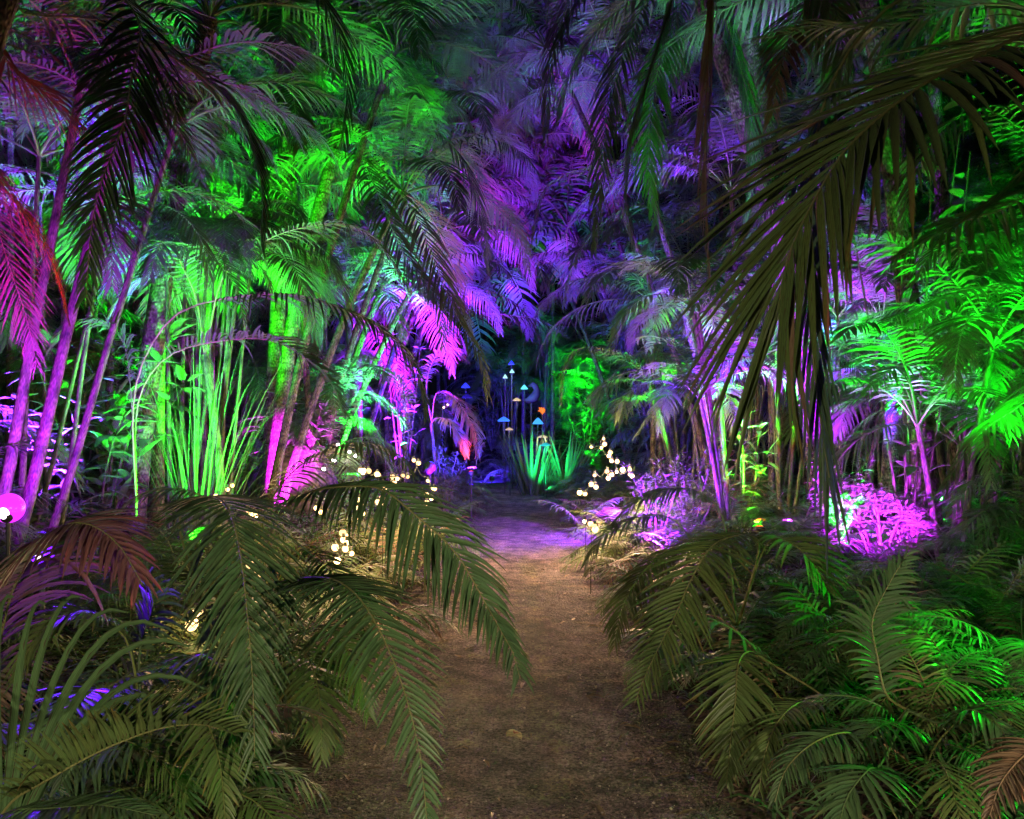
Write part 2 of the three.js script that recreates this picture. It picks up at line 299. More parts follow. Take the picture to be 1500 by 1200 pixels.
// ---------------------------------------------------------------- ground and path
{
  const nx = 150, nz = 190, x0 = -22, x1 = 22, z0 = 8, z1 = -48, g = new GB();
  for (let j = 0; j <= nz; j++) for (let i = 0; i <= nx; i++) { const x = x0 + (x1 - x0) * i / nx, z = z0 + (z1 - z0) * j / nz; g.v(x, ground(x, z), z, x / 1.5, z / 1.5, [1, 1, 1]); }
  for (let j = 0; j < nz; j++) for (let i = 0; i < nx; i++) { const a = j * (nx + 1) + i, b = a + 1, c = a + nx + 1, d = c + 1; g.i.push(a, b, d, a, d, c); }
  const m = mesh('ground', g.build(), std(0.075, 0.055, 0.04, { map: soilTex, bumpMap: soilBump, bumpScale: 0.03, roughness: 0.95 })); tag(m, 'dark leafy soil of the planted banks beside the path', 'ground', null, 'structure');
}
{
  // worn path of packed, rough-brushed sandy concrete; unevenness is in the mesh, grain in the texture
  const n = 420, across = 26, g = new GB(), P = pathCurve.getSpacedPoints(n);
  for (let k = 0; k <= n; k++) {
    const T = P[Math.min(k + 1, n)].clone().sub(P[Math.max(0, k - 1)]).normalize(), S = V(-T.z, 0, T.x), s = k / n * pathCurve.getLength();
    const hwL = 0.98 + 0.07 * noise.noise(s * 0.9, 1.2, 0), hwR = 0.98 + 0.07 * noise.noise(s * 0.9, 5.2, 3);
    for (let j = 0; j <= across; j++) {
      const u = j / across * 2 - 1, q = P[k].clone().addScaledVector(S, u < 0 ? u * hwL : u * hwR);
      const y = 0.006 + 0.022 * noise.noise(q.x * 1.3, 0.5, q.z * 1.1) + 0.012 * noise.noise(q.x * 4.3, 2.5, q.z * 3.6) + 0.02 * (1 - u * u) - 0.008;
      g.v(q.x, Math.max(y, 0.002), q.z, u * 0.98 / 1.6, s / 1.6, [1, 1, 1]);
    }
  }
  const w = across + 1; for (let k = 0; k < n; k++) for (let j = 0; j < across; j++) { const a = k * w + j, b = a + 1, c = a + w, d = c + 1; g.i.push(a, d, b, a, c, d); }
  const col = dataTex(1024, 1024, (u, v) => {
    const big = pn(u, v, 3, 1), mid = pn(u, v, 11, 4) + 0.6 * pn(u, v, 23, 5), fine = pn(u, v, 70, 8) + 0.7 * pn(u, v, 150, 9), speck = pn(u, v, 190, 12), crumb = pn(u, v, 95, 15);
    let c = 0.58 + 0.22 * big + 0.26 * mid + 0.28 * fine + (speck > 0.4 ? 0.22 : 0) - (crumb < -0.38 ? 0.28 : 0);
    const moss = clamp((pn(u, v, 5, 17) + 0.4 * mid - 0.22) * 1.8, 0, 0.4) * (0.5 + 0.9 * fine), rust = clamp(pn(u, v, 4, 23) + 0.3 * mid, 0, 0.6);
    return [c * (1 - 0.2 * moss + 0.06 * rust), c * (0.91 + 0.05 * moss - 0.03 * rust), c * (0.93 - 0.4 * moss - 0.12 * rust)];
  }, true);
  const bmp = dataTex(1024, 1024, (u, v) => { const c = 0.5 + 0.22 * pn(u, v, 18, 3) + 0.3 * pn(u, v, 55, 6) + 0.35 * pn(u, v, 110, 2) + 0.25 * pn(u, v, 230, 5); return [c, c, c]; });
  const m = mesh('path', g.build(), std(0.35, 0.335, 0.35, { map: col, bumpMap: bmp, bumpScale: 0.05, roughness: 0.85 })); tag(m, 'worn rough sandy path leading between the palms', 'path', null, 'structure');
}

// ---------------------------------------------------------------- landmarks for the wording of labels
landmark('the tall upright grass clump', at(290, 730, 8.5)); landmark('the magenta-lit boulder', at(430, 690, 12)); landmark('the violet lamp beside the path', at(630, 690, 14));
landmark('the round magenta lamp', at(15, 745, 5)); landmark('the glowing toadstool lamps', at(775, 640, 22)); landmark('the pink-lit leaning trunk', at(1360, 710, 8));
landmark('the fairy lights at the bend', at(890, 700, 10)); landmark('the red-leaved croton', at(1090, 640, 10)); landmark('the fairy lights in the foreground ferns', at(500, 790, 7.5));
landmark('the brown dead frond by the path', at(1460, 1100, 3)); landmark('the dry leaf on the path', at(1000, 1083, 4)); landmark('the big arching fronds over the path', at(350, 1000, 3.5));
landmark('the green-lit ringed trunk', at(188, 700, 9.2)); landmark('the neon green frond by the tunnel', at(1000, 690, 13.2)); landmark('the purple-lit small-leaved shrubs', at(1230, 760, 7.6)); landmark('the olive frond tips at the tunnel', V(-3.2, 0, -11.5));
landmark('the magenta-lit leaning trunk', at(1212, 700, 9.4)); landmark('the fronds arching across the tunnel', V(-2.6, 0, -17.5)); landmark('the dark tunnel mouth', V(3.2, 0, -17.5)); landmark('the low dark green palm', at(1330, 1120, 3.6)); landmark('the broad olive palm', at(1080, 900, 4.9)); landmark('the bushy foreground palm', at(210, 1060, 3.35));
landmark('the grove behind the canes', V(-10, 0, -18)); landmark('the grove behind the pink trunk', V(9, 0, -17)); landmark('the dark thicket behind the boulder', V(-6, 0, -17)); landmark('the thicket behind the croton', V(5, 0, -15.5)); landmark('the farthest crowns over the bend', V(1, 0, -33));
landmark('the grove beyond the bend', V(-5, 0, -26)); landmark('the grove beyond the toadstools', V(7, 0, -26)); landmark('the red-fringed hanging fronds', at(40, 700, 7.5));

// ---------------------------------------------------------------- lamps
const LAMPS = [], clearOfLamps = (x, z, r) => LAMPS.every((p) => (p.x - x) ** 2 + (p.z - z) ** 2 > r * r);
function floodlight(label, P, aim, hex, I, angle, o = {}) {
  if (!o.keep) P = P.clone().setY(ground(P.x, P.z) + 0.16);
  LAMPS.push(P);
  const base = V(P.x, ground(P.x, P.z), P.z), g = thing('floodlight', label, 'floodlight', base), h = Math.max(0.05, P.y - base.y), R = o.R ?? 0.07;
  const dir = aim.clone().sub(P).normalize(), q = new THREE.Quaternion().setFromUnitVectors(V(0, 1, 0), dir), local = V(0, h, 0), col = new THREE.Color(hex);
  const stake = mesh('stake', new THREE.CylinderGeometry(0.012, 0.007, h + 0.12, 8), M.black, g); stake.position.y = (h - 0.12) / 2 - R * 0.7;
  const house = mesh('housing', new THREE.LatheGeometry([[0.001, -1.5], [0.55, -1.45], [0.75, -0.9], [0.95, -0.3], [1, 0], [0.93, 0.02], [0.9, -0.12]].map(([x, y]) => new THREE.Vector2(x * R, y * R)), 20), M.black, g);
  house.position.copy(local); house.quaternion.copy(q);
  const lm = new THREE.MeshStandardMaterial({ color: 0x111111, emissive: col, emissiveIntensity: o.glow ?? 1.5, roughness: 0.3 });
  const lens = mesh('lamp_lens', new THREE.LatheGeometry([[0.001, 0.6], [0.3, 0.56], [0.6, 0.4], [0.8, 0.18], [0.9, -0.1]].map(([x, y]) => new THREE.Vector2(x * R, y * R)), 20), lm, g); lens.position.copy(local); lens.quaternion.copy(q);
  if (o.globe) { // round glass lamp: coloured globe with the hot LED showing on the side of the path
    const gl = mesh('lamp_globe', new THREE.SphereGeometry(o.globe, 24, 16), new THREE.MeshStandardMaterial({ color: 0x221122, emissive: new THREE.Color(o.globeHex || hex), emissiveIntensity: o.globeGlow ?? 0.9, roughness: 0.25 }), g); gl.position.copy(local).addScaledVector(dir, R * 0.4);
    const v = camera.position.clone().sub(P).setY(0.1).normalize().add(V(-0.35, -0.3, 0)).normalize();
    const core = mesh('lamp_core', new THREE.SphereGeometry(o.globe * 0.5, 16, 12), new THREE.MeshStandardMaterial({ color: 0x222222, emissive: new THREE.Color('#ffe6ff'), emissiveIntensity: 5 }), g); core.position.copy(gl.position).addScaledVector(v, o.globe * 0.78); core.scale.set(0.8, 0.9, 0.8);
  }
  const L = new THREE.SpotLight(col, I, 0, angle, o.pen ?? 0.7, 2); L.position.copy(P).addScaledVector(dir, R * 0.66); L.target.position.copy(aim); L.castShadow = true; L.shadow.radius = R * 40; L.shadow.mapSize.set(512, 512);
  scene.add(L, L.target); return g;
}
const GREEN = '#2cff14', GREEN2 = '#16f520', VIOLET = '#6412ff', PURPLE = '#8212ff', MAGENTA = '#e014ff', BLUE = '#3a20ff', REDC = '#ff2a30', TEAL = '#18e0c0', AMBER = '#ff7a20';
floodlight('green floodlight at the foot of the tall grass clump', at(262, 757, 7.3), at(265, 430, 8.9), GREEN, 320, 0.75);
floodlight('green floodlight behind the tall grass clump aimed at the crowns', at(300, 690, 10.2), at(330, 230, 11.2), GREEN, 1000, 0.6);
floodlight('small white-hot green floodlight under a pale frond', at(592, 652, 12.4), at(540, 520, 12.8), '#5cffb0', 170, 0.7, { R: 0.06, glow: 14, keep: 1 });
floodlight('violet floodlight beside the path with glowing oval lens', at(630, 683, 13.5), at(680, 590, 14.6), BLUE, 420, 1.1, { R: 0.1, glow: 9, keep: 1 });
floodlight('round magenta floodlight on the bank with white-hot centre', at(12, 748, 5.0), at(70, 520, 6.2), '#9c12ff', 170, 1.0, { R: 0.05, glow: 3, globe: 0.085, globeGlow: 1.6, globeHex: '#e030ff', keep: 1 });
floodlight('violet floodlight under the reddish arching frond', at(62, 812, 3.7), at(80, 770, 2.8), VIOLET, 26, 0.9, { R: 0.05, glow: 12, globe: 0.045, globeGlow: 6, keep: 1 });
floodlight('magenta floodlight in front of the ringed trunk and boulder', at(418, 722, 10.4), at(415, 640, 12), MAGENTA, 520, 0.4);
floodlight('purple floodlight behind the boulder aimed at the canopy', at(560, 690, 15), at(620, 380, 16), PURPLE, 2100, 0.6);
floodlight('violet floodlight beyond the bend aimed at the crowns', at(690, 690, 20.5), at(690, 250, 21.5), VIOLET, 1700, 0.55);
floodlight('violet floodlight under the fronds that arch across the tunnel', at(655, 700, 13), at(690, 420, 14.5), PURPLE, 900, 0.6);
floodlight('green floodlight beside the bend aimed at the hanging fronds', at(960, 680, 13), at(945, 430, 13.2), GREEN, 330, 0.42);
floodlight('purple floodlight among the fairy lit shrubs', at(960, 722, 9.0), at(990, 560, 10.5), PURPLE, 760, 0.9);
floodlight('violet floodlight behind the fairy lit shrubs aimed at the crowns', at(1020, 700, 11), at(1010, 330, 12), VIOLET, 2300, 0.5);
floodlight('magenta floodlight at the foot of the pink-lit leaning trunk', at(1270, 775, 6.7), at(1290, 520, 8.6), '#b018ff', 520, 0.8);
floodlight('violet floodlight aimed up the leaning trunk behind the dark frond', at(1160, 740, 8), at(1180, 430, 9.4), '#a014ff', 1300, 0.5);
floodlight('green floodlight low among the broad cane fronds', at(1540, 800, 5.2), at(1430, 380, 6.3), GREEN2, 260, 0.75, { keep: 1 });
floodlight('green floodlight washing down over the low dark green palm', at(1570, 760, 4.4), at(1380, 900, 4.2), GREEN2, 12, 0.8, { keep: 1 });
floodlight('green floodlight behind the red-leaved croton', at(1110, 735, 9.4), at(1090, 450, 10.4), GREEN, 700, 0.55);
floodlight('green floodlight deep behind the cane fronds aimed at the roof of leaves', at(1380, 740, 9.8), at(1360, 50, 10.8), GREEN2, 5200, 0.62);
floodlight('green floodlight in the cane thicket aimed at the fronds overhead', at(1235, 740, 7.8), at(1240, 80, 8.6), GREEN2, 900, 0.6);
floodlight('violet floodlight deep behind the pink-lit leaning trunk', at(1290, 740, 11), at(1230, 250, 12), VIOLET, 1500, 0.42);
floodlight('amber floodlight under the red-leaved croton', at(1112, 712, 9.3), at(1090, 600, 10.1), '#ff5a18', 60, 0.6);
floodlight('red floodlight under the pink frond beside the path', at(690, 692, 14.6), at(680, 610, 15.0), REDC, 160, 0.55, { R: 0.05, keep: 1 });
floodlight('red floodlight below the fringed hanging fronds', at(-40, 640, 4.7), at(40, 400, 5.3), '#ff3018', 20, 0.6, { keep: 1 });
floodlight('violet floodlight at the back of the slanting canes', at(60, 735, 8.2), at(40, 180, 9.2), VIOLET, 2300, 0.6);
floodlight('violet floodlight between the slanting canes and the grass clump', at(150, 735, 9.5), at(180, 280, 10.3), VIOLET, 420, 0.35);
floodlight('green floodlight at the back of the slanting canes', at(210, 730, 12), at(260, 100, 13.5), GREEN2, 1300, 0.42);
floodlight('green floodlight behind the ringed trunk aimed at the mid crowns', at(520, 690, 13), at(510, 270, 13.6), GREEN2, 1500, 0.42);
floodlight('green floodlight beyond the bend under the farthest crowns', at(850, 650, 25), at(850, 150, 27), GREEN2, 2400, 0.42);
floodlight('violet floodlight far behind the right bank under the crowns', at(1010, 660, 19), at(850, 220, 20), VIOLET, 1500, 0.45);
floodlight('violet floodlight tucked in the ferns by the fairy lights, washing over the path', V(1.7, 0.62, -12.2), V(-0.1, 0, -12.6), '#8a24ff', 150, 1.3, { R: 0.05, glow: 1, pen: 1, keep: 1 });
floodlight('green floodlight under the dense shrub behind the toadstool lamps', at(868, 655, 21.6), at(860, 560, 23), GREEN2, 260, 0.7);
floodlight('blue floodlight low in the dark tunnel', at(720, 690, 23), at(690, 640, 25), BLUE, 170, 1.2);
floodlight('teal floodlight among the strap leaves by the toadstools', at(800, 672, 18.7), at(815, 600, 20), '#18ff90', 40, 0.9, { R: 0.05 });

// two warm capped path lamps standing behind the photographer: they light the near fronds and the near path, their caps shade the crowns
for (const [x, z, I, R, words] of [[2.3, 0.7, 44, 0.3, 'warm capped path lamp on a black post, right side of the path'], [-2.7, 1.3, 30, 0.15, 'warm capped path lamp on a black post, opposite side of the path']]) {
  const p = onGround(x, z), g = thing('path_lamp', words, 'lamp', p), H = 1.12;
  mesh('post', new THREE.CylinderGeometry(0.03, 0.04, H - 0.1, 12), M.black, g).position.y = (H - 0.1) / 2;
  const sh = mesh('lamp_shade', new THREE.LatheGeometry([[0.001, 0.16], [0.45 * R, 0.12], [R, 0.02], [R, 0.005], [0.001, 0.05]].map(([r, y]) => new THREE.Vector2(r, y)), 24), M.black, g); sh.position.y = H;
  const c = new THREE.Color('#ffecc6'), b = mesh('lamp_globe', new THREE.SphereGeometry(0.035, 20, 14), new THREE.MeshStandardMaterial({ color: 0x332211, emissive: c, emissiveIntensity: 3 }), g); b.position.y = H - 0.03;
  const L = new THREE.PointLight(c, I, 0, 2); L.position.copy(p).add(V(0, H - 0.03, 0)); L.castShadow = true; L.shadow.radius = 1; scene.add(L);
}
// fairy lights
const bulbGeo = new THREE.SphereGeometry(0.024, 12, 9), capGeo = new THREE.CylinderGeometry(0.011, 0.013, 0.03, 8);
const warm = new THREE.Color('#ffc58c'), bulbMat = new THREE.MeshStandardMaterial({ color: 0x443322, emissive: new THREE.Color('#ffd090'), emissiveIntensity: 6 });
const bulbMats = [2.2, 4, 6, 10].map((k) => new THREE.MeshStandardMaterial({ color: 0x443322, emissive: new THREE.Color('#ffcc88'), emissiveIntensity: k }));
const whiteBulb = new THREE.MeshStandardMaterial({ color: 0x444444, emissive: new THREE.Color('#fff0e6'), emissiveIntensity: 9 });
function fairyString(label, list0, I0, mat = bulbMat, c = warm) {
  const list = []; list0.forEach((q) => { list.push(q); if (rnd() < 0.45) list.push([q[0] + rr(-9, 9), q[1] + rr(-7, 7), q[2] + rr(-0.15, 0.15)]); }); const I = I0 / 1.4;
  const P = list.map(([x, y, d]) => at(x, y, d)), p0 = V(P[0].x, ground(P[0].x, P[0].z), P[0].z), g = thing('fairy_light_string', label, 'string lights', p0, 'fairy light strings');
  const W = []; P.forEach((p, k) => { W.push(p.clone().sub(p0)); if (k < P.length - 1) W.push(p.clone().lerp(P[k + 1], 0.5).sub(p0).add(V(0, -0.05 - 0.1 * p.distanceTo(P[k + 1]), 0))); });
  W.unshift(V(0, -0.02, 0));
  mesh('wire', new GB().tube(new THREE.CatmullRomCurve3(W).getPoints(W.length * 5), () => 0.0035, 5).build(), M.wire, g);
  P.forEach((p) => {
    const b = mesh('bulb', bulbGeo, mat === bulbMat ? pick(bulbMats) : mat, g); b.position.copy(p).sub(p0).add(V(0, -0.035, 0)); b.scale.setScalar(rr(0.75, 1.25)); const cp = mesh('socket', capGeo, M.wire, g); cp.position.copy(p).sub(p0).add(V(0, -0.002, 0));
    const L = new THREE.PointLight(c, I, 0, 2); L.position.copy(p).add(V(0, -0.035, 0)); L.castShadow = true; L.shadow.radius = 1.3; scene.add(L);
  });
}
fairyString('string of warm fairy lights draped over the bank beyond the arching frond', [[528, 684, 9], [540, 685, 8.8], [553, 690, 8.8], [578, 702, 8.6], [563, 712, 8.4], [575, 694, 9.4], [590, 692, 9.6], [597, 694, 9.7], [613, 674, 10], [627, 700, 10.2], [636, 711, 9.8], [632, 726, 9.5], [625, 732, 9.2], [622, 739, 9]], 1.2);
fairyString('string of warm fairy lights tangled behind the drooping leaflets', [[560, 723, 7.6], [559, 732, 7.5], [525, 726, 7.4], [531, 746, 7.2], [526, 738, 7.2], [470, 744, 7], [463, 738, 7], [502, 774, 6.6], [503, 784, 6.5], [491, 795, 6.4], [506, 797, 6.3], [494, 814, 6.2]], 0.6);
fairyString('string of warm fairy lights in the ferns below the grass clump', [[340, 706, 8.2], [325, 728, 7.7], [363, 741, 7.2], [373, 748, 7], [378, 831, 4.9], [366, 818, 4.9], [287, 888, 4.5], [283, 903, 4.4]], 0.35);
fairyString('string of warm fairy lights climbing the right bank by the bend', [[857, 719, 9.6], [866, 705, 9.8], [873, 709, 9.8], [871, 692, 10], [889, 686, 10.2], [891, 696, 10], [896, 691, 10.1], [903, 687, 10.3], [912, 684, 10.4], [922, 681, 10.6], [926, 693, 10.2], [896, 671, 10.8], [904, 672, 10.8], [894, 659, 11.2], [881, 652, 11.4], [866, 651, 11.6], [884, 639, 11.8]], 3);
fairyString('string of pale fairy lights near the magenta-lit boulder', [[495, 648, 12], [512, 658, 11.6], [489, 670, 11], [474, 683, 10.5]], 0.8, whiteBulb, new THREE.Color('#ffe8dc'));
fairyString('pair of warm fairy lights high beside the pink frond', [[650, 594, 15], [656, 590, 15]], 0.5);
fairyString('pair of warm fairy lights low at the path edge below the bend', [[865, 762, 8.2], [872, 770, 8.1]], 0.2);

// glowing toadstool lamps on stalks
function toadstool(px, py, d, r, hgt, hex, words, glow = 3) {
  const P = at(px, py, d), base = V(P.x, ground(P.x, P.z), P.z), g = thing('toadstool_lamp', words, 'garden lamp', base), c = new THREE.Color(hex), h = P.y - base.y;
  const st = mesh('stalk', new GB().tube([V(0.02, -0.08, 0), V(0, h * 0.5, 0.02), V(0, h, 0)], (t) => 0.01 * (1.2 - 0.5 * t), 6).build(), M.black, g);
  const cap = mesh('lamp_cap', new THREE.LatheGeometry([[0.15, -0.02], [0.8, -0.05], [1, 0], [0.9, 0.18], [0.62, 0.2 + hgt * 0.35], [0.3, 0.2 + hgt * 0.75], [0.001, 0.2 + hgt]].map(([x, y]) => new THREE.Vector2(x * r, y * r)), 18), new THREE.MeshStandardMaterial({ color: 0x222222, emissive: c, emissiveIntensity: glow * 0.75 }), g);
  cap.position.y = h;
  const L = new THREE.PointLight(c, 0.9, 0, 2); L.position.copy(P).add(V(0, -0.08, 0)); L.castShadow = true; L.shadow.radius = 3; scene.add(L);
}
toadstool(749, 534, 21.5, 0.076, 1.1, '#2030ff', 'small deep blue toadstool lamp on the tallest stalk', 3);
toadstool(750, 546, 21.2, 0.064, 1.2, '#a8f0ff', 'small icy toadstool lamp just below the deep blue one', 1.6);
toadstool(740, 554, 20.9, 0.060, 1.4, '#b8fff0', 'slim pale mint toadstool lamp beside the icy one', 1.6);
toadstool(768, 570, 21.6, 0.093, 1.0, '#60e8ff', 'cyan cone-capped toadstool lamp in front of the purple ornament', 1.8);
toadstool(757, 587, 20.8, 0.102, 0.5, '#ffe0a0', 'cream flat-capped toadstool lamp above the strap leaves', 1.0);
toadstool(738, 617, 19.8, 0.145, 0.5, '#3070ff', 'wide bright blue toadstool lamp above the dark bank', 2.2);
toadstool(746, 630, 19.4, 0.093, 0.4, '#ffd8b0', 'cream toadstool lamp below the wide blue one', 0.9);
toadstool(788, 621, 19.8, 0.128, 0.9, '#3898ff', 'large sky blue toadstool lamp beside the strap leaves', 2.2);
toadstool(795, 641, 19.4, 0.111, 0.3, '#fff0c0', 'cream toadstool lamp under the large sky blue one', 1.0);
toadstool(799, 653, 19.2, 0.119, 0.35, '#30d8e8', 'teal low toadstool lamp at the edge of the bank', 1.0);
toadstool(682, 568, 17.5, 0.093, 0.9, '#2838ff', 'deep blue toadstool lamp beside the pink frond', 2);
toadstool(684, 583, 17.3, 0.111, 0.5, '#2018c0', 'dark indigo toadstool lamp below the deep blue one', 0.5);
{ // glowing orange blossom lamp
  const P = at(794, 601, 20.6), base = V(P.x, ground(P.x, P.z), P.z), g = thing('blossom_lamp', 'orange flower-shaped lamp above the large blue toadstool', 'garden lamp', base), h = P.y - base.y, c = new THREE.Color('#ff8020');
  mesh('stalk', new GB().tube([V(0, -0.08, 0), V(0.02, h * 0.5, 0), V(0, h, 0)], () => 0.014, 6).build(), M.metal, g);
  const em = new THREE.MeshStandardMaterial({ color: 0x331a08, emissive: c, emissiveIntensity: 1.1, side: THREE.DoubleSide });
  for (let k = 0; k < 11; k++) { const a = k * 2.399, b = new GB().blade(V(0, h, 0), V(Math.cos(a), Math.sin(a), k < 6 ? 0.3 : 1.1).normalize(), V(0, 0, 1), rr(0.08, 0.13), 0.075, 4, 0.1, [1, 1, 1], null, 0.1); mesh('lamp_petal', b.build(), em, g); }
  const L = new THREE.PointLight(c, 0.25, 0, 2); L.position.copy(P).add(V(0, 0, 0.12)); L.castShadow = true; scene.add(L);
}
{ // purple bird-shaped ornament behind the lamps
  const P = at(778, 590, 22), base = V(P.x, ground(P.x, P.z), P.z), g = thing('garden_ornament', 'dull purple curved bird-like ornament behind the toadstool lamps', 'ornament', base), h = P.y - base.y, mt = std(0.05, 0.02, 0.09, { roughness: 0.7 });
  mesh('stalk', new GB().tube([V(0, -0.1, 0), V(0, h * 0.5, 0), V(0, h + 0.05, 0)], () => 0.03, 7).build(), M.metal, g);
  const bd = new GB().tube([V(-0.2, h + 0.06, 0), V(-0.1, h + 0.05, 0), V(0.05, h + 0.1, 0), V(0.13, h + 0.2, 0), V(0.14, h + 0.32, 0), V(0.1, h + 0.42, 0), V(0.04, h + 0.46, 0), V(-0.03, h + 0.44, 0)], (t) => [0.01, 0.07, 0.13, 0.11, 0.075, 0.075, 0.07, 0.012][Math.round(t * 7)], 12); mesh('body', bd.build(), mt, g);
  mesh('beak', new THREE.ConeGeometry(0.03, 0.1, 8), mt, g).position.set(-0.04, h + 0.43, 0); g.children[2].rotation.z = 1.4;
}

// ---------------------------------------------------------------- big trunks seen in the light
reseed(21);
const trunkAt = (px, py, d) => { const p = at(px, py, d); return [p.x, p.z]; };
{
  let [x, z] = trunkAt(188, 700, 9.2); tallPalm(x, z, 5.6, { lx: 0.75, lz: -0.2, r: 0.13, s: 1.1, mat: M.green, label: 'tall palm with green-lit trunk beside the tall grass clump' });
  [x, z] = trunkAt(228, 700, 10.2); tallPalm(x, z, 6.2, { lx: 0.1, lz: 0.1, r: 0.09, s: 1, mat: M.green, label: 'thinner palm trunk just behind the green-lit trunk' });
  [x, z] = trunkAt(394, 690, 12); tallPalm(x, z, 6.4, { lx: 0.3, lz: 0, r: 0.12, s: 1.1, label: 'palm with ringed magenta-lit trunk beside the boulder' });
  [x, z] = trunkAt(438, 690, 13.6); tallPalm(x, z, 6.8, { lx: 0.1, lz: 0, r: 0.09, s: 1, label: 'slim dark palm trunk behind the boulder' });
  [x, z] = trunkAt(1366, 710, 8); tallPalm(x, z, 5.2, { lx: -0.55, lz: 0, r: 0.115, s: 1, label: 'palm with pink-lit leaning trunk among purple undergrowth' });
  [x, z] = trunkAt(1212, 700, 9.4); tallPalm(x, z, 6, { lx: -0.95, lz: 0, r: 0.12, s: 1, label: 'palm with magenta-lit leaning trunk behind the big dark frond' });
  [x, z] = trunkAt(1405, 700, 9); tallPalm(x, z, 6, { lx: -0.3, lz: 0, r: 0.08, s: 1, label: 'dark slim palm trunk beside the pink-lit leaning trunk' });
  [x, z] = trunkAt(1300, 700, 11.5); tallPalm(x, z, 7, { lx: 0.4, lz: 0, r: 0.1, s: 1, label: 'tall palm trunk behind the purple undergrowth' });
}
// slanting canes lit magenta
{
  const g = thing('cane_palm', 'clump of thick slanting canes lit purple beside the round magenta lamp', 'palm', onGround(...trunkAt(5, 760, 6.4))), b = g.position;
  for (const [x0, y0, x1, y1, d, r] of [[0, 760, 95, 500, 6.4, 0.05], [45, 750, 160, 500, 6.9, 0.034], [-30, 760, 50, 480, 6.3, 0.045], [75, 740, 118, 560, 7.3, 0.024], [20, 750, 40, 520, 7.0, 0.028], [30, 755, 120, 500, 7.4, 0.022]]) {
    const p0 = at(x0, y0, d), p1 = at(x1, y1, d + 0.3); p0.y = ground(p0.x, p0.z) - 0.1; const up = p1.clone().sub(p0), top = p1.clone().addScaledVector(up, 0.9);
    mesh('stem', new GB().tube([p0, p0.clone().lerp(p1, 0.5).add(V(0.02, 0, 0)), p1, top].map((p) => p.clone().sub(b)).reduce((a, p, k, all) => k ? a.concat([all[k - 1].clone().lerp(p, 0.33), all[k - 1].clone().lerp(p, 0.66), p]) : [p], []), (t) => r * (1.1 - 0.4 * t), 9, [1, 1, 1], 1.1).build(), M.stem, g);
    for (let j = 0; j < 7; j++) putFrond(g, pick(FR.palm), pick([M.green, M.dark, M.olive]), top.clone().sub(b), j * 2.399 + rr(0, 1), rr(-0.3, 0.1), rr(0.9, 1.25));
  }
}
// boulder
{
  const c = at(432, 668, 12.2), p = onGround(c.x, c.z), g = new THREE.IcosahedronGeometry(1, 5), q = g.attributes.position;
  for (let k = 0; k < q.count; k++) { const v = V(q.getX(k), q.getY(k), q.getZ(k)); const n = 1 + 0.12 * noise.noise(v.x * 1.7, v.y * 1.7, v.z * 1.7) + 0.04 * noise.noise(v.x * 5, v.y * 5, v.z * 5) + 0.012 * noise.noise(v.x * 17, v.y * 17, v.z * 17); q.setXYZ(k, v.x * n * 0.62, v.y * n * (c.y - p.y + 0.22) * 1.02, v.z * n * 0.5); }
  g.computeVertexNormals(); const m = mesh('boulder', g, std(0.3, 0.28, 0.26, { map: soilTex, bumpMap: soilBump, bumpScale: 0.03 })); m.position.copy(p); tag(m, 'rounded boulder lit magenta beside the ringed palm trunk', 'boulder');
}
// tall grass clump, several tufts
{
  bladeClump('grass_clump', 'tall upright clump of green-lit grass blades beside the green-lit trunk', 'grass clump', onGround(...trunkAt(292, 735, 8.6)), 75, 1.2, 2.8, 0.015, 0.42, M.green, 0.6, { lx: 0.05, foot: 0.22, split: true });
  bladeClump('grass_clump', 'shorter grass clump leaning away from the green-lit trunk', 'grass clump', onGround(...trunkAt(318, 735, 9.2)), 36, 0.8, 1.9, 0.015, 0.5, M.green, 0.7, { lx: 0.1, foot: 0.2, split: true });
  // thick pale canes inside the clump
  const g = thing('cane_palm', 'pale smooth canes rising through the tall grass clump', 'palm', onGround(...trunkAt(300, 735, 8.9))), b = g.position;
  for (const [x0, x1, r] of [[278, 300, 0.026], [300, 345, 0.03], [318, 335, 0.024], [262, 270, 0.022], [285, 290, 0.02], [250, 245, 0.024], [270, 322, 0.02], [308, 312, 0.018], [326, 362, 0.02], [292, 330, 0.022]]) { const p0 = at(x0, 740, 8.9), p1 = at(x1, 440, 9.1); p0.y = ground(p0.x, p0.z) - 0.1; const top = p1.clone().lerp(p0, -0.15); mesh('stem', new GB().tube([0, 0.2, 0.4, 0.6, 0.8, 1].map((t) => p0.clone().lerp(top, t).sub(b)), (t) => r * (1.2 - 0.5 * t), 8, [1, 1, 1], 1.1).build(), M.stem, g); for (let j = 0; j < 6; j++) putFrond(g, pick(FR.palm), M.green, top.clone().sub(b), j * 2.399 + rr(0, 1), rr(-0.3, 0.1), rr(0.7, 1)); }
}
// strap-leaved plants by the toadstools
bladeClump('strap_plant', 'green-lit strap-leaved plant behind the sky blue toadstool lamp', 'plant', onGround(...trunkAt(778, 655, 19.6)), 44, 0.9, 1.7, 0.1, 0.45, M.fresh, 0.25, { split: true, foot: 0.3 });
bladeClump('strap_plant', 'teal-lit broad strap-leaved plant beside the strap leaves', 'plant', onGround(...trunkAt(828, 655, 19.8)), 44, 0.7, 1.6, 0.11, 0.6, M.fresh, 0.3, { split: true, foot: 0.25 });

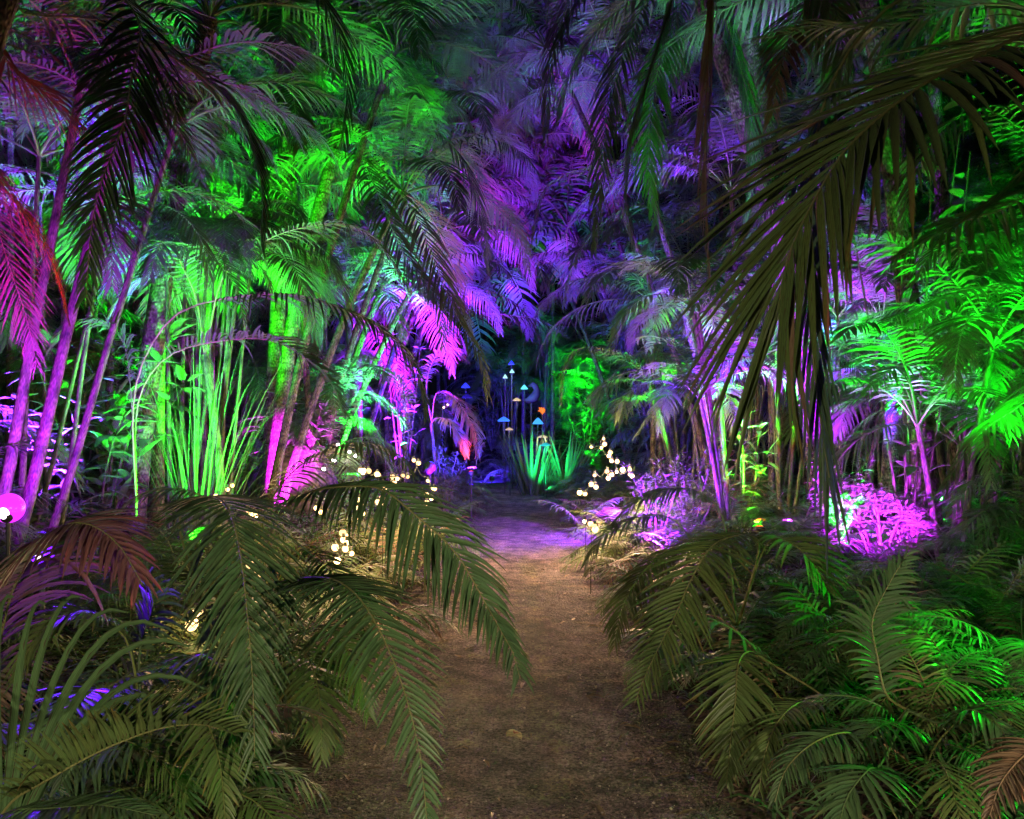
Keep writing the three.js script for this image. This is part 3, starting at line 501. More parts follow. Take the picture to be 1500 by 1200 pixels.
// ---------------------------------------------------------------- traced fronds, near to far
reseed(31);
const foot = (px, py, d, dz = 0) => { const p = at(px, py, d); return onGround(p.x, p.z + dz); };
{ // foreground left plant with three long arching fronds
  const F = foot(330, 1000, 4.0);
  tracedPalm('arching_palm', 'foreground palm with three long dark fronds arching over the path edge', F, F.clone().add(V(0, 0.42, 0)), [
    { pts: [[262, 760, 3.8], [300, 728, 3.6], [332, 742, 3.35], [350, 800, 3.15], [362, 900, 2.98], [370, 1000, 2.88], [373, 1110, 2.82]], n: 56, L: 0.38, w: 0.022, a: [62 * D, 32 * D], droop: 0.55, v: 0.05, mat: M.dark, r: 0.007 },
    { pts: [[405, 862, 3.5], [470, 846, 3.2], [513, 863, 2.95], [543, 900, 2.8], [577, 970, 2.65], [603, 1050, 2.55], [617, 1117, 2.5], [626, 1215, 2.45]], n: 60, L: 0.265, w: 0.019, a: [66 * D, 42 * D], droop: 0.35, v: 0.0, mat: M.green, r: 0.006 },
    { pts: [[420, 740, 3.85], [460, 720, 3.75], [510, 713, 3.65], [560, 717, 3.55], [597, 745, 3.48], [632, 775, 3.42], [664, 805, 3.38], [690, 846, 3.33], [727, 913, 3.26], [753, 960, 3.2], [762, 995, 3.17]], n: 62, L: 0.33, w: 0.022, a: [68 * D, 35 * D], droop: 0.9, v: 0.1, roll: [0.1, 0.85], mat: M.green, r: 0.008 },
  ]);
}
{
  const F = foot(395, 800, 5.4);
  tracedPalm('arching_palm', 'olive palm behind the long arching fronds, among the fairy lights', F, F.clone().add(V(0, 0.4, 0)), [
    { pts: [[385, 760, 5.4], [430, 690, 5.3], [480, 660, 5.15], [525, 648, 5.0], [575, 662, 4.9], [610, 700, 4.8]], n: 34, L: 0.3, w: 0.024, a: [72 * D, 35 * D], droop: 1.1, mat: M.olive, split: false },
    { pts: [[340, 760, 5.3], [280, 720, 5.2], [215, 720, 5.1], [160, 760, 5.0]], n: 30, L: 0.3, w: 0.022, a: [72 * D, 35 * D], droop: 0.9, mat: M.dark, split: false },
    { pts: [[440, 800, 5.2], [480, 830, 5.0], [520, 880, 4.8], [540, 940, 4.6]], n: 26, L: 0.25, w: 0.022, a: [70 * D, 35 * D], droop: 0.6, mat: M.olive, split: false },
  ]);
}
{ // dim palm filling the foreground between the long fronds
  const F = foot(210, 1060, 3.35);
  tracedPalm('arching_palm', 'dim bushy palm in the foreground beneath the long arching fronds', F, F.clone().add(V(0, 0.2, 0)), [
    { pts: [[180, 930, 3.2], [120, 895, 3.1], [60, 925, 3.0], [20, 1000, 2.9]], n: 34, L: 0.24, w: 0.02, droop: 0.6, mat: M.olive, split: false },
    { pts: [[250, 985, 3.3], [300, 960, 3.2], [340, 1010, 3.05], [350, 1100, 2.95]], n: 34, L: 0.24, w: 0.02, droop: 0.5, mat: M.olive, split: false },
    { pts: [[205, 950, 3.4], [225, 880, 3.4], [200, 840, 3.35], [150, 850, 3.25]], n: 32, L: 0.24, w: 0.02, droop: 0.6, mat: M.dark, split: false },
    { pts: [[230, 1040, 3.2], [290, 1040, 3.05], [320, 1110, 2.9], [330, 1200, 2.8]], n: 34, L: 0.22, w: 0.02, droop: 0.5, mat: M.olive, split: false },
    { pts: [[190, 1030, 3.2], [140, 1010, 3.0], [100, 1060, 2.8], [90, 1150, 2.7]], n: 34, L: 0.24, w: 0.02, droop: 0.5, mat: M.dark, split: false },
  ]);
  const G = foot(420, 990, 4.1);
  tracedPalm('arching_palm', 'olive palm between the two longest foreground fronds', G, G.clone().add(V(0, 0.2, 0)), [
    { pts: [[440, 930, 4.0], [480, 925, 3.85], [520, 970, 3.7], [540, 1050, 3.6]], n: 34, L: 0.26, w: 0.022, droop: 0.6, mat: M.olive, split: false },
    { pts: [[430, 950, 4.0], [455, 970, 3.8], [470, 1040, 3.6], [470, 1120, 3.5]], n: 34, L: 0.24, w: 0.022, droop: 0.5, mat: M.olive, split: false },
    { pts: [[420, 910, 4.2], [450, 860, 4.2], [500, 850, 4.1], [550, 890, 4.0]], n: 34, L: 0.26, w: 0.022, droop: 0.7, mat: M.green, split: false },
    { pts: [[400, 920, 4.2], [370, 880, 4.2], [330, 890, 4.1], [300, 940, 4.0]], n: 34, L: 0.26, w: 0.022, droop: 0.7, mat: M.dark, split: false },
  ]);
}
{ // red-tinged frond
  const F = foot(-20, 1000, 3.2);
  tracedPalm('arching_palm', 'palm with one broad reddish arching frond in front of the violet floodlight', F, F.clone().add(V(0, 0.3, 0)), [
    { pts: [[18, 866, 2.95], [44, 820, 2.85], [68, 790, 2.78], [98, 768, 2.68], [135, 770, 2.58], [175, 800, 2.48], [205, 850, 2.4]], n: 56, L: 0.36, w: 0.026, a: [78 * D, 30 * D], droop: 0.75, v: 0.0, gap: 0.16, mat: M.red, r: 0.005, t0: 0.12, roll: [0.5, 0.2] },
  ]);
}
{ // bottom-left
  const F = foot(-40, 1180, 2.5);
  tracedPalm('arching_palm', 'dim low palm with a long frond reaching in at the near corner', F, F.clone().add(V(0, 0.22, 0)), [
    { pts: [[20, 1172, 2.3], [57, 1150, 2.25], [133, 1107, 2.2], [187, 1083, 2.17], [240, 1066, 2.14], [300, 1062, 2.1], [350, 1078, 2.06]], n: 40, L: 0.2, w: 0.02, a: [65 * D, 40 * D], droop: 0.25, v: 0.75, mat: M.olive, r: 0.005 },
    { pts: [[10, 1190, 2.1], [70, 1185, 2.0], [150, 1180, 1.95], [230, 1195, 1.9]], n: 30, L: 0.16, w: 0.018, a: [65 * D, 40 * D], droop: 0.6, mat: M.dark, r: 0.004, split: false },
  ]);
  const G = foot(8, 1090, 2.6);
  const g = thing('strap_plant', 'fan of long ribbed strap leaves at the near corner beside the reddish frond', 'plant', G);
  for (const [x0, y0, x1, y1, x2, y2, w] of [[10, 1060, 120, 930, 225, 895, 0.05], [15, 1060, 130, 960, 262, 922, 0.05], [20, 1070, 150, 990, 285, 985, 0.045], [5, 1050, 60, 920, 105, 850, 0.045], [0, 1050, 30, 920, 52, 860, 0.045], [10, 1080, 120, 1030, 260, 1010, 0.05], [0, 1040, -20, 920, 5, 850, 0.05], [12, 1065, 90, 930, 170, 872, 0.04]]) {
    const P = new THREE.QuadraticBezierCurve3(G.clone().lerp(at(x0, y0, 2.55), 0.3), at(x1, y1 - 75, 2.5), at(x2 + 15, y2 + 25, 2.3)).getPoints(9).map((p) => p.sub(G)), gb = new GB(), rows = [];
    P.forEach((p, k) => { const s = k / 9, T = P[Math.min(9, k + 1)].clone().sub(P[Math.max(0, k - 1)]).normalize(), S = T.clone().cross(V(0.2, 0.4, 0.9).normalize()).normalize(), u = S.clone().cross(T), ww = w * 0.32 * Math.min(1, 0.5 + 2 * s) * Math.pow(1 - s * 0.98, 0.5), t = [1.05, 1, 0.9]; rows.push([-1, 0, 1].map((e) => { const q = p.clone().addScaledVector(S, e * ww).addScaledVector(u, e ? 0.45 * ww : -0.55 * ww); return gb.v(q.x, q.y, q.z, (e + 1) / 2, s * 2, t); })); });
    for (let k = 1; k < rows.length; k++) for (let j = 0; j < 2; j++) gb.i.push(rows[k - 1][j], rows[k - 1][j + 1], rows[k][j + 1], rows[k - 1][j], rows[k][j + 1], rows[k][j]);
    mesh('leaf_blade', gb.build(), M.dark, g);
  }
}
{ // near right bank
  const F = foot(1080, 900, 4.9);
  tracedPalm('arching_palm', 'broad olive palm spilling over the right edge of the path', F, F.clone().add(V(0, 0.4, 0)), [
    { pts: [[1110, 790, 4.7], [1060, 790, 4.55], [1035, 810, 4.4], [1012, 850, 4.3], [990, 900, 4.2], [968, 943, 4.1], [945, 990, 4.05], [930, 1030, 4.0]], n: 44, L: 0.34, w: 0.023, a: [70 * D, 40 * D], droop: 0.5, mat: M.olive, roll: [0, -0.2], r: 0.007 },
    { pts: [[1000, 800, 4.8], [955, 825, 4.7], [925, 862, 4.6], [908, 900, 4.5], [899, 950, 4.45]], n: 30, L: 0.26, w: 0.024, a: [68 * D, 35 * D], droop: 0.8, mat: M.olive, split: false },
    { pts: [[1130, 790, 4.6], [1165, 800, 4.4], [1195, 830, 4.3], [1215, 870, 4.2]], n: 18, L: 0.3, w: 0.03, a: [70 * D, 35 * D], droop: 0.7, v: 0.4, mat: M.olive, split: false },
    { pts: [[985, 760, 5.0], [930, 760, 4.95], [885, 785, 4.9], [855, 830, 4.85]], n: 30, L: 0.24, w: 0.022, a: [70 * D, 35 * D], droop: 0.7, mat: M.green, split: false },
    { pts: [[1050, 740, 4.9], [1000, 715, 4.85], [940, 730, 4.8], [895, 770, 4.75]], n: 30, L: 0.26, w: 0.022, a: [70 * D, 35 * D], droop: 0.8, mat: M.green, split: false },
  ]);
  const G = foot(1130, 1010, 4.3);
  tracedPalm('arching_palm', 'palm with one neat frond hanging flat above the dark path corner', G, G.clone().add(V(0, 0.35, 0)), [
    { pts: [[1098, 955, 4.15], [1082, 972, 4.0], [1077, 1030, 3.85], [1070, 1090, 3.78], [1064, 1150, 3.74]], n: 32, L: 0.27, w: 0.023, a: [62 * D, 28 * D], droop: 0.25, v: 0, mat: M.olive, r: 0.006 },
    { pts: [[1210, 1025, 4.0], [1170, 1030, 3.85], [1137, 1062, 3.7], [1118, 1115, 3.6], [1112, 1160, 3.55]], n: 32, L: 0.24, w: 0.02, a: [65 * D, 30 * D], droop: 0.8, v: 0.2, mat: M.olive, r: 0.006 },
  ]);
  const H = foot(1330, 1120, 3.6);
  tracedPalm('arching_palm', 'low dark green palm with arched fronds below the broad olive palm', H, H.clone().add(V(0, 0.25, 0)), [
    { pts: [[1290, 1080, 3.5], [1233, 1074, 3.4], [1187, 1092, 3.3], [1150, 1130, 3.2], [1135, 1175, 3.15]], n: 34, L: 0.2, w: 0.02, a: [72 * D, 35 * D], droop: 0.9, mat: M.green, r: 0.006 },
    { pts: [[1300, 1020, 3.7], [1285, 960, 3.75], [1278, 910, 3.8], [1300, 860, 3.8], [1330, 810, 3.8]], n: 30, L: 0.24, w: 0.024, a: [70 * D, 35 * D], droop: 0.5, mat: M.dark, r: 0.006 },
    { pts: [[1380, 1060, 3.5], [1420, 1040, 3.4], [1460, 1060, 3.3], [1490, 1110, 3.2]], n: 24, L: 0.22, w: 0.024, a: [70 * D, 35 * D], droop: 0.7, mat: M.dark, split: false },
    { pts: [[1290, 1120, 3.3], [1270, 1130, 3.1], [1240, 1170, 3.0], [1225, 1230, 2.9]], n: 22, L: 0.24, w: 0.026, a: [60 * D, 30 * D], droop: 0.6, mat: M.green, split: false },
  ]);
  const K = foot(1600, 1180, 2.9);
  tracedPalm('dead_frond', 'brown dried palm frond lying over the plants at the near right corner', K, K.clone().add(V(0, 0.4, 0)), [
    { pts: [[1560, 1085, 2.8], [1525, 1092, 2.75], [1495, 1112, 2.7], [1465, 1150, 2.65], [1450, 1195, 2.62]], n: 26, L: 0.16, w: 0.024, a: [75 * D, 40 * D], droop: 0.7, mat: M.dry, r: 0.006, rmat: M.rachisDry },
  ]);
}
{ // the big dark frond hanging in from the upper right
  const F = onGround(2.6, -2.9);
  tracedPalm('overhanging_palm', 'tall palm whose big dark frond hangs in front of the green thicket', F, at(1640, -120, 3.0), [
    { pts: [[1560, 20, 2.8], [1480, 60, 2.7], [1417, 90, 2.62], [1370, 113, 2.56], [1320, 147, 2.5], [1277, 182, 2.46], [1233, 226, 2.42], [1200, 280, 2.38], [1173, 332, 2.35], [1153, 380, 2.33], [1143, 430, 2.31], [1140, 470, 2.3]], n: 38, L: 0.68, w: 0.034, a: [60 * D, 18 * D], droop: 0.34, v: 0.12, tipL: 0.75, roll: [-0.35, -0.1], mat: M.olive, r: 0.009, dead: 0.1, brown: 0.3 },
    { pts: [[1500, -60, 3.0], [1400, -40, 2.9], [1290, 20, 2.85], [1215, 130, 2.8], [1185, 280, 2.75], [1185, 450, 2.7], [1200, 600, 2.66], [1215, 700, 2.63]], n: 18, L: 0.46, w: 0.026, a: [36 * D, 10 * D], droop: 0.6, v: 0.0, tipL: 0.75, mat: M.dark, r: 0.008, t0: 0.45, brown: 0.2 },
    { pts: [[1580, 60, 3.2], [1500, 10, 3.5], [1400, 10, 3.8], [1300, 40, 4.0], [1200, 40, 4.2], [1100, 60, 4.3]], n: 34, L: 0.5, w: 0.03, a: [70 * D, 30 * D], droop: 0.7, mat: M.dark, split: false },
    { pts: [[1620, 60, 3.0], [1580, 190, 3.2], [1500, 290, 3.5], [1400, 330, 3.9], [1300, 385, 4.3]], n: 30, L: 0.4, w: 0.028, a: [65 * D, 30 * D], droop: 0.7, mat: M.green, split: false },
  ], { trunk: 0.09 });
  const G = onGround(4.1, -6.4);
  tracedPalm('overhanging_palm', 'tall palm with bright green lit frond arching beside the dark hanging frond', G, at(1560, 250, 6.4), [
    { pts: [[1510, 330, 6.2], [1470, 338, 6.1], [1430, 345, 6.0], [1390, 358, 5.9], [1360, 378, 5.85], [1345, 410, 5.8]], n: 22, L: 0.42, w: 0.036, a: [70 * D, 40 * D], droop: 1.1, mat: M.fresh, r: 0.009 },
    { pts: [[1500, 420, 6.2], [1440, 420, 6.0], [1380, 440, 5.8], [1330, 480, 5.6]], n: 24, L: 0.4, w: 0.036, a: [65 * D, 30 * D], droop: 0.6, mat: M.fresh, split: false },
    { pts: [[1510, 200, 6.2], [1440, 160, 6.0], [1380, 190, 5.9], [1340, 260, 5.8], [1325, 340, 5.7]], n: 26, L: 0.5, w: 0.034, a: [65 * D, 30 * D], droop: 0.9, mat: M.green, split: false },
    { pts: [[1590, 400, 6.0], [1570, 520, 5.8], [1500, 590, 5.5], [1430, 640, 5.3], [1380, 720, 5.2]], n: 30, L: 0.42, w: 0.034, a: [65 * D, 30 * D], droop: 0.9, mat: M.fresh, split: false },
    { pts: [[1540, 150, 6.2], [1500, 60, 6.0], [1430, 20, 5.9], [1360, 40, 5.8], [1310, 100, 5.7]], n: 30, L: 0.5, w: 0.034, a: [65 * D, 30 * D], droop: 0.9, mat: M.green, split: false },
  ], { trunk: 0.08 });
  const Q = onGround(3.5, -5.6);
  tracedPalm('overhanging_palm', 'tall palm trailing a dead brown frond straight down beside the path', Q, at(1520, -250, 5.4), [
    { pts: [[1300, -300, 5.3], [1110, -230, 5.2], [1055, -120, 5.2], [1043, 0, 5.1], [1036, 120, 5.05], [1033, 250, 5.0], [1040, 400, 5.0]], n: 34, L: 0.55, w: 0.028, a: [26 * D, 10 * D], droop: 1.2, mat: M.dry, r: 0.016, rmat: M.rachisDry, t0: 0.5, split: false },
    { pts: [[1290, -340, 5.3], [1090, -250, 5.2], [1020, -120, 5.2], [985, 0, 5.1], [950, 110, 5.0], [925, 200, 4.95], [918, 300, 4.95], [930, 360, 4.95]], n: 44, L: 0.5, w: 0.028, a: [38 * D, 15 * D], droop: 1.1, mat: M.green, r: 0.012, t0: 0.42, split: false },
    { pts: [[1080, -160, 5.0], [1000, -130, 4.6], [900, -60, 4.3], [830, 30, 4.1], [800, 110, 4.0]], n: 40, L: 0.45, w: 0.026, a: [60 * D, 25 * D], droop: 1.0, mat: M.dark, split: false },
    { pts: [[1160, -160, 5.2], [1200, -60, 5.0], [1230, 40, 4.9], [1240, 140, 4.8]], n: 40, L: 0.5, w: 0.026, a: [50 * D, 25 * D], droop: 1.0, mat: M.dark, split: false },
  ], { trunk: 0.07 });
}
{ // dark fronds hanging in from the upper left
  const F = onGround(-3.4, -4.6);
  tracedPalm('overhanging_palm', 'tall palm with dark fronds hanging in front of the purple canes', F, at(60, -180, 4.8), [
    { pts: [[150, -40, 4.5], [205, 40, 4.3], [192, 117, 4.2], [183, 175, 4.1], [160, 235, 4.05], [143, 285, 4.0], [133, 340, 4.0], [125, 450, 3.95]], n: 46, L: 0.4, w: 0.024, a: [60 * D, 30 * D], droop: 0.6, v: 0, mat: M.dark, r: 0.008 },
    { pts: [[20, 10, 5.0], [140, 28, 5.2], [200, 60, 5.2], [253, 84, 5.2], [300, 114, 5.2], [336, 147, 5.2], [357, 180, 5.15], [374, 225, 5.1], [384, 280, 5.1], [382, 370, 5.1]], n: 50, L: 0.46, w: 0.026, a: [60 * D, 25 * D], droop: 0.9, v: 0.25, mat: M.green, r: 0.01, dead: 0.06 },
    { pts: [[0, 60, 4.8], [20, 105, 4.9], [67, 135, 5.0], [110, 175, 5.0], [150, 215, 5.0]], n: 30, L: 0.45, w: 0.024, a: [60 * D, 25 * D], droop: 1.0, mat: M.dry, split: false },
    { pts: [[-40, 120, 4.8], [-10, 250, 4.9], [40, 320, 5.0], [80, 390, 5.0], [100, 470, 5.0]], n: 60, L: 0.42, w: 0.014, a: [65 * D, 30 * D], droop: 0.9, mat: M.red, split: false },
    { pts: [[-60, 150, 5.6], [-20, 280, 5.7], [10, 380, 5.7], [40, 470, 5.7], [55, 540, 5.7]], n: 60, L: 0.45, w: 0.014, a: [65 * D, 30 * D], droop: 0.9, mat: M.red, split: false },
    { pts: [[160, -150, 4.4], [300, -120, 4.2], [420, -60, 4.1], [490, 30, 4.0], [510, 130, 4.0], [500, 220, 4.0]], n: 46, L: 0.4, w: 0.024, a: [60 * D, 28 * D], droop: 0.9, mat: M.dark, split: false },
  ], { trunk: 0.09 });
}
{ // mid-left fronds
  const F = foot(200, 720, 7.4);
  tracedPalm('arching_palm', 'palm with long thin stalks arching in front of the tall grass clump', F, F.clone().add(V(0, 0.5, 0)), [
    { pts: [[200, 560, 7.2], [253, 465, 7.0], [333, 437, 6.8], [433, 432, 6.6], [495, 450, 6.5], [550, 477, 6.4], [590, 512, 6.3], [617, 560, 6.25], [625, 615, 6.2]], n: 46, L: 0.42, w: 0.026, a: [66 * D, 30 * D], droop: 1.0, mat: M.dark, r: 0.009, t0: 0.5 },
    { pts: [[205, 580, 7.3], [250, 520, 7.2], [347, 497, 7.2], [400, 500, 7.1], [450, 527, 7.0], [484, 560, 7.0], [505, 610, 7.0]], n: 40, L: 0.4, w: 0.026, a: [70 * D, 35 * D], droop: 0.6, v: 0.5, mat: M.green, r: 0.009, t0: 0.45 },
    { pts: [[190, 560, 7.4], [180, 500, 7.4], [150, 470, 7.3], [100, 480, 7.2], [60, 530, 7.1]], n: 34, L: 0.42, w: 0.026, a: [66 * D, 30 * D], droop: 0.8, mat: M.dark, split: false },
  ]);
  const G = foot(330, 720, 8.6);
  tracedPalm('arching_palm', 'palm with bright lime fronds arching above the tall grass clump', G, at(300, 520, 8.7), [
    { pts: [[330, 400, 8.5], [390, 352, 8.3], [440, 334, 8.2], [500, 328, 8.1], [542, 347, 8.0], [572, 380, 7.95], [592, 415, 7.9]], n: 40, L: 0.4, w: 0.026, a: [72 * D, 35 * D], droop: 0.8, v: 0.2, mat: M.fresh, r: 0.012 },
    { pts: [[285, 430, 8.6], [262, 375, 8.4], [285, 360, 8.1], [320, 385, 7.9], [348, 430, 7.8], [358, 480, 7.75]], n: 36, L: 0.42, w: 0.028, a: [70 * D, 35 * D], droop: 0.5, mat: M.fresh, r: 0.012 },
    { pts: [[280, 440, 8.6], [240, 400, 8.6], [190, 420, 8.5], [150, 480, 8.4]], n: 36, L: 0.42, w: 0.028, a: [70 * D, 35 * D], droop: 0.7, mat: M.fresh, split: false },
  ], { trunk: 0.05, trunkMat: M.stem });
  const H = foot(560, 690, 12.5);
  tracedPalm('arching_palm', 'small pale green frond plant glowing over the white-hot floodlight', H, H.clone().add(V(0, 0.3, 0)), [
    { pts: [[600, 640, 12.6], [585, 610, 12.7], [560, 585, 12.8], [530, 575, 12.8], [515, 590, 12.8]], n: 30, L: 0.45, w: 0.034, a: [70 * D, 35 * D], droop: 0.4, mat: M.fresh, split: false },
    { pts: [[595, 620, 12.8], [590, 570, 12.9], [560, 540, 13], [535, 560, 13]], n: 30, L: 0.42, w: 0.034, a: [70 * D, 35 * D], droop: 0.5, mat: M.fresh, split: false },
  ]);
  const K = foot(640, 690, 15.4);
  tracedPalm('arching_palm', 'palm with pink and crimson lit fronds beside the violet lamp', K, at(632, 620, 15.5), [
    { pts: [[640, 575, 15.4], [662, 580, 15.2], [682, 605, 15], [697, 637, 14.9], [700, 672, 14.8]], n: 30, L: 0.5, w: 0.036, a: [68 * D, 35 * D], droop: 0.9, mat: M.pale, split: false },
    { pts: [[640, 612, 15.2], [656, 616, 15], [675, 640, 14.9], [684, 670, 14.8]], n: 26, L: 0.42, w: 0.036, a: [68 * D, 35 * D], droop: 1.0, mat: M.pale, split: false },
    { pts: [[625, 560, 15.4], [640, 520, 15.3], [660, 510, 15.2], [685, 530, 15]], n: 26, L: 0.45, w: 0.034, a: [68 * D, 35 * D], droop: 0.8, mat: M.pale, split: false },
  ], { trunk: 0.04, trunkMat: M.stem });
}
{ // fronds that frame the dark tunnel
  const F = onGround(-3.2, -11.5);
  tracedPalm('overhanging_palm', 'tall palm whose olive frond tips hang at the left mouth of the tunnel', F, at(500, 180, 11.6), [
    { pts: [[560, 250, 11], [610, 320, 10.6], [643, 400, 10.4], [672, 470, 10.2], [705, 525, 10.1], [715, 582, 10]], n: 46, L: 0.6, w: 0.036, a: [60 * D, 25 * D], droop: 0.9, mat: M.olive, split: false },
    { pts: [[560, 190, 11.4], [630, 190, 11.2], [680, 240, 11], [705, 320, 10.9], [715, 400, 10.9]], n: 46, L: 0.6, w: 0.036, a: [65 * D, 25 * D], droop: 0.9, mat: M.green, split: false },
    { pts: [[540, 160, 11.6], [600, 130, 11.8], [660, 150, 11.9], [700, 200, 12]], n: 46, L: 0.6, w: 0.036, a: [65 * D, 25 * D], droop: 0.9, mat: M.grey, split: false },
    { pts: [[470, 170, 11.5], [420, 190, 11], [380, 240, 10.6], [360, 300, 10.4]], n: 46, L: 0.6, w: 0.036, a: [65 * D, 25 * D], droop: 0.9, mat: M.green, split: false },
    { pts: [[520, 210, 11.3], [560, 300, 10.8], [590, 370, 10.6], [640, 440, 10.4], [650, 520, 10.3]], n: 46, L: 0.55, w: 0.036, a: [65 * D, 25 * D], droop: 0.9, mat: M.green, split: false },
  ], { trunk: 0.1 });
  const G = onGround(-2.6, -17.5);
  tracedPalm('overhanging_palm', 'palm whose purple-lit fronds arch across the tunnel', G, at(620, 480, 17.5), [
    { pts: [[660, 450, 17], [705, 458, 16.7], [750, 462, 16.5], [795, 470, 16.3], [830, 490, 16.2]], n: 40, L: 0.75, w: 0.044, a: [72 * D, 35 * D], droop: 1.0, mat: M.grey, split: false },
    { pts: [[660, 430, 17.2], [710, 425, 17], [760, 450, 16.8], [790, 500, 16.7], [796, 545, 16.7]], n: 40, L: 0.6, w: 0.044, a: [68 * D, 30 * D], droop: 1.0, mat: M.grey, split: false },
    { pts: [[630, 400, 17.5], [650, 350, 17.5], [700, 350, 17.3], [740, 390, 17.2]], n: 40, L: 0.7, w: 0.044, a: [68 * D, 30 * D], droop: 0.9, mat: M.grey, split: false },
    { pts: [[600, 400, 17.6], [570, 380, 17.6], [540, 400, 17.5], [520, 450, 17.4]], n: 40, L: 0.7, w: 0.044, a: [68 * D, 30 * D], droop: 0.9, mat: M.grey, split: false },
  ], { trunk: 0.08 });
  const H = onGround(3.1, -13.2);
  tracedPalm('overhanging_palm', 'palm with a neon green frond hanging at the right mouth of the tunnel', H, at(1030, 400, 13.2), [
    { pts: [[1010, 405, 13], [975, 420, 12.8], [940, 440, 12.6], [910, 470, 12.5], [896, 512, 12.4]], n: 34, L: 0.6, w: 0.036, a: [70 * D, 35 * D], droop: 0.7, mat: M.fresh, split: false },
    { pts: [[990, 470, 12.8], [935, 520, 12.4], [890, 512, 12], [850, 510, 11.8], [828, 540, 11.7], [822, 595, 11.7]], n: 36, L: 0.42, w: 0.032, a: [68 * D, 30 * D], droop: 0.9, mat: M.olive, split: false },
    { pts: [[1000, 340, 13], [940, 300, 12.8], [880, 330, 12.6], [840, 390, 12.5], [825, 450, 12.5]], n: 40, L: 0.55, w: 0.036, a: [68 * D, 30 * D], droop: 0.9, mat: M.green, split: false },
    { pts: [[1000, 300, 13.2], [930, 240, 13], [860, 245, 12.8], [805, 270, 12.6], [788, 310, 12.5], [776, 372, 12.5]], n: 44, L: 0.5, w: 0.036, a: [60 * D, 25 * D], droop: 0.9, mat: M.olive, brown: 0.3, split: false },
    { pts: [[1060, 480, 12.8], [1050, 560, 12.4], [1010, 570, 12.2], [960, 600, 12.1], [930, 640, 12]], n: 36, L: 0.5, w: 0.034, a: [68 * D, 30 * D], droop: 0.9, mat: M.grey, split: false },
    { pts: [[1080, 360, 13.2], [1130, 350, 13], [1160, 400, 12.9], [1170, 460, 12.8]], n: 36, L: 0.55, w: 0.034, a: [68 * D, 30 * D], droop: 0.9, mat: M.green, split: false },
  ], { trunk: 0.1 });
  const K = onGround(3.4, -9.4);
  tracedPalm('overhanging_palm', 'tall palm with dark fronds hanging over the middle of the path', K, at(1010, -60, 9.2), [
    { pts: [[950, -90, 8.8], [880, -70, 8.5], [830, 10, 8.3], [805, 110, 8.2], [800, 200, 8.1]], n: 46, L: 0.6, w: 0.034, a: [60 * D, 25 * D], droop: 1.0, mat: M.dark, split: false },
    { pts: [[960, -20, 8.8], [920, 60, 8.6], [890, 160, 8.5], [880, 260, 8.4], [870, 370, 8.4]], n: 46, L: 0.55, w: 0.034, a: [55 * D, 22 * D], droop: 1.0, mat: M.dark, split: false },
    { pts: [[1000, 0, 9], [960, 120, 8.9], [950, 230, 8.8], [960, 330, 8.8]], n: 46, L: 0.55, w: 0.034, a: [55 * D, 22 * D], droop: 1.0, mat: M.green, split: false },
    { pts: [[1050, 0, 9], [1090, 120, 8.9], [1100, 230, 8.8], [1090, 330, 8.8]], n: 46, L: 0.55, w: 0.034, a: [55 * D, 22 * D], droop: 1.0, mat: M.green, split: false },
    { pts: [[980, -120, 9], [880, -150, 8.9], [780, -110, 8.7], [740, -40, 8.6], [735, 30, 8.6]], n: 46, L: 0.5, w: 0.034, a: [60 * D, 22 * D], droop: 1.0, mat: M.green, split: false },
  ], { trunk: 0.1 });
}

// ---------------------------------------------------------------- thickets around: ferns, cane palms, tall palms
reseed(41);
const inView = (x, z, m = 1.2) => z < -1.5 && Math.abs(x) < -z * 0.585 + m;
const screenX = (x, z) => 750 + x / -z * FPX;
const openGlade = (x, z) => { const u = screenX(x, z); return (u > 170 && u < 500 && z > -12 && z < -5.4) || (u > 1120 && u < 1400 && z > -8.6 && z < -5.4) || (u > 840 && u < 1010 && z > -10.5); };
const placed = [];
const free = (x, z, r) => { for (const [a, b, c] of placed) if ((a - x) ** 2 + (b - z) ** 2 < (Math.max(r, c)) ** 2) return false; placed.push([x, z, r]); return true; };
// edge ferns
for (let k = 0; k < 5000 && placed.length < 190; k++) {
  const z = -3.4 - 23 * Math.pow(rnd(), 1.25), x = rr(-6, 6), d = pathDist(x, z);
  if (d < (z < -12 ? 0.85 : z < -6 ? 1.0 : 1.18) || d > 3.0 || !inView(x, z, 0.4) || !free(x, z, z > -9 ? 0.42 : 0.5)) continue;
  if (x > 0 && z > -4.2 && d < 1.5) continue;
  if (!clearOfLamps(x, z, 0.5) || (screenX(x, z) > 375 && screenX(x, z) < 495 && z < -7.5 && z > -12.5)) continue;
  fern(x, z, rr(0.9, 1.35), { n: 9, mat: pick([M.olive, M.olive, M.green, M.dark]) });
}
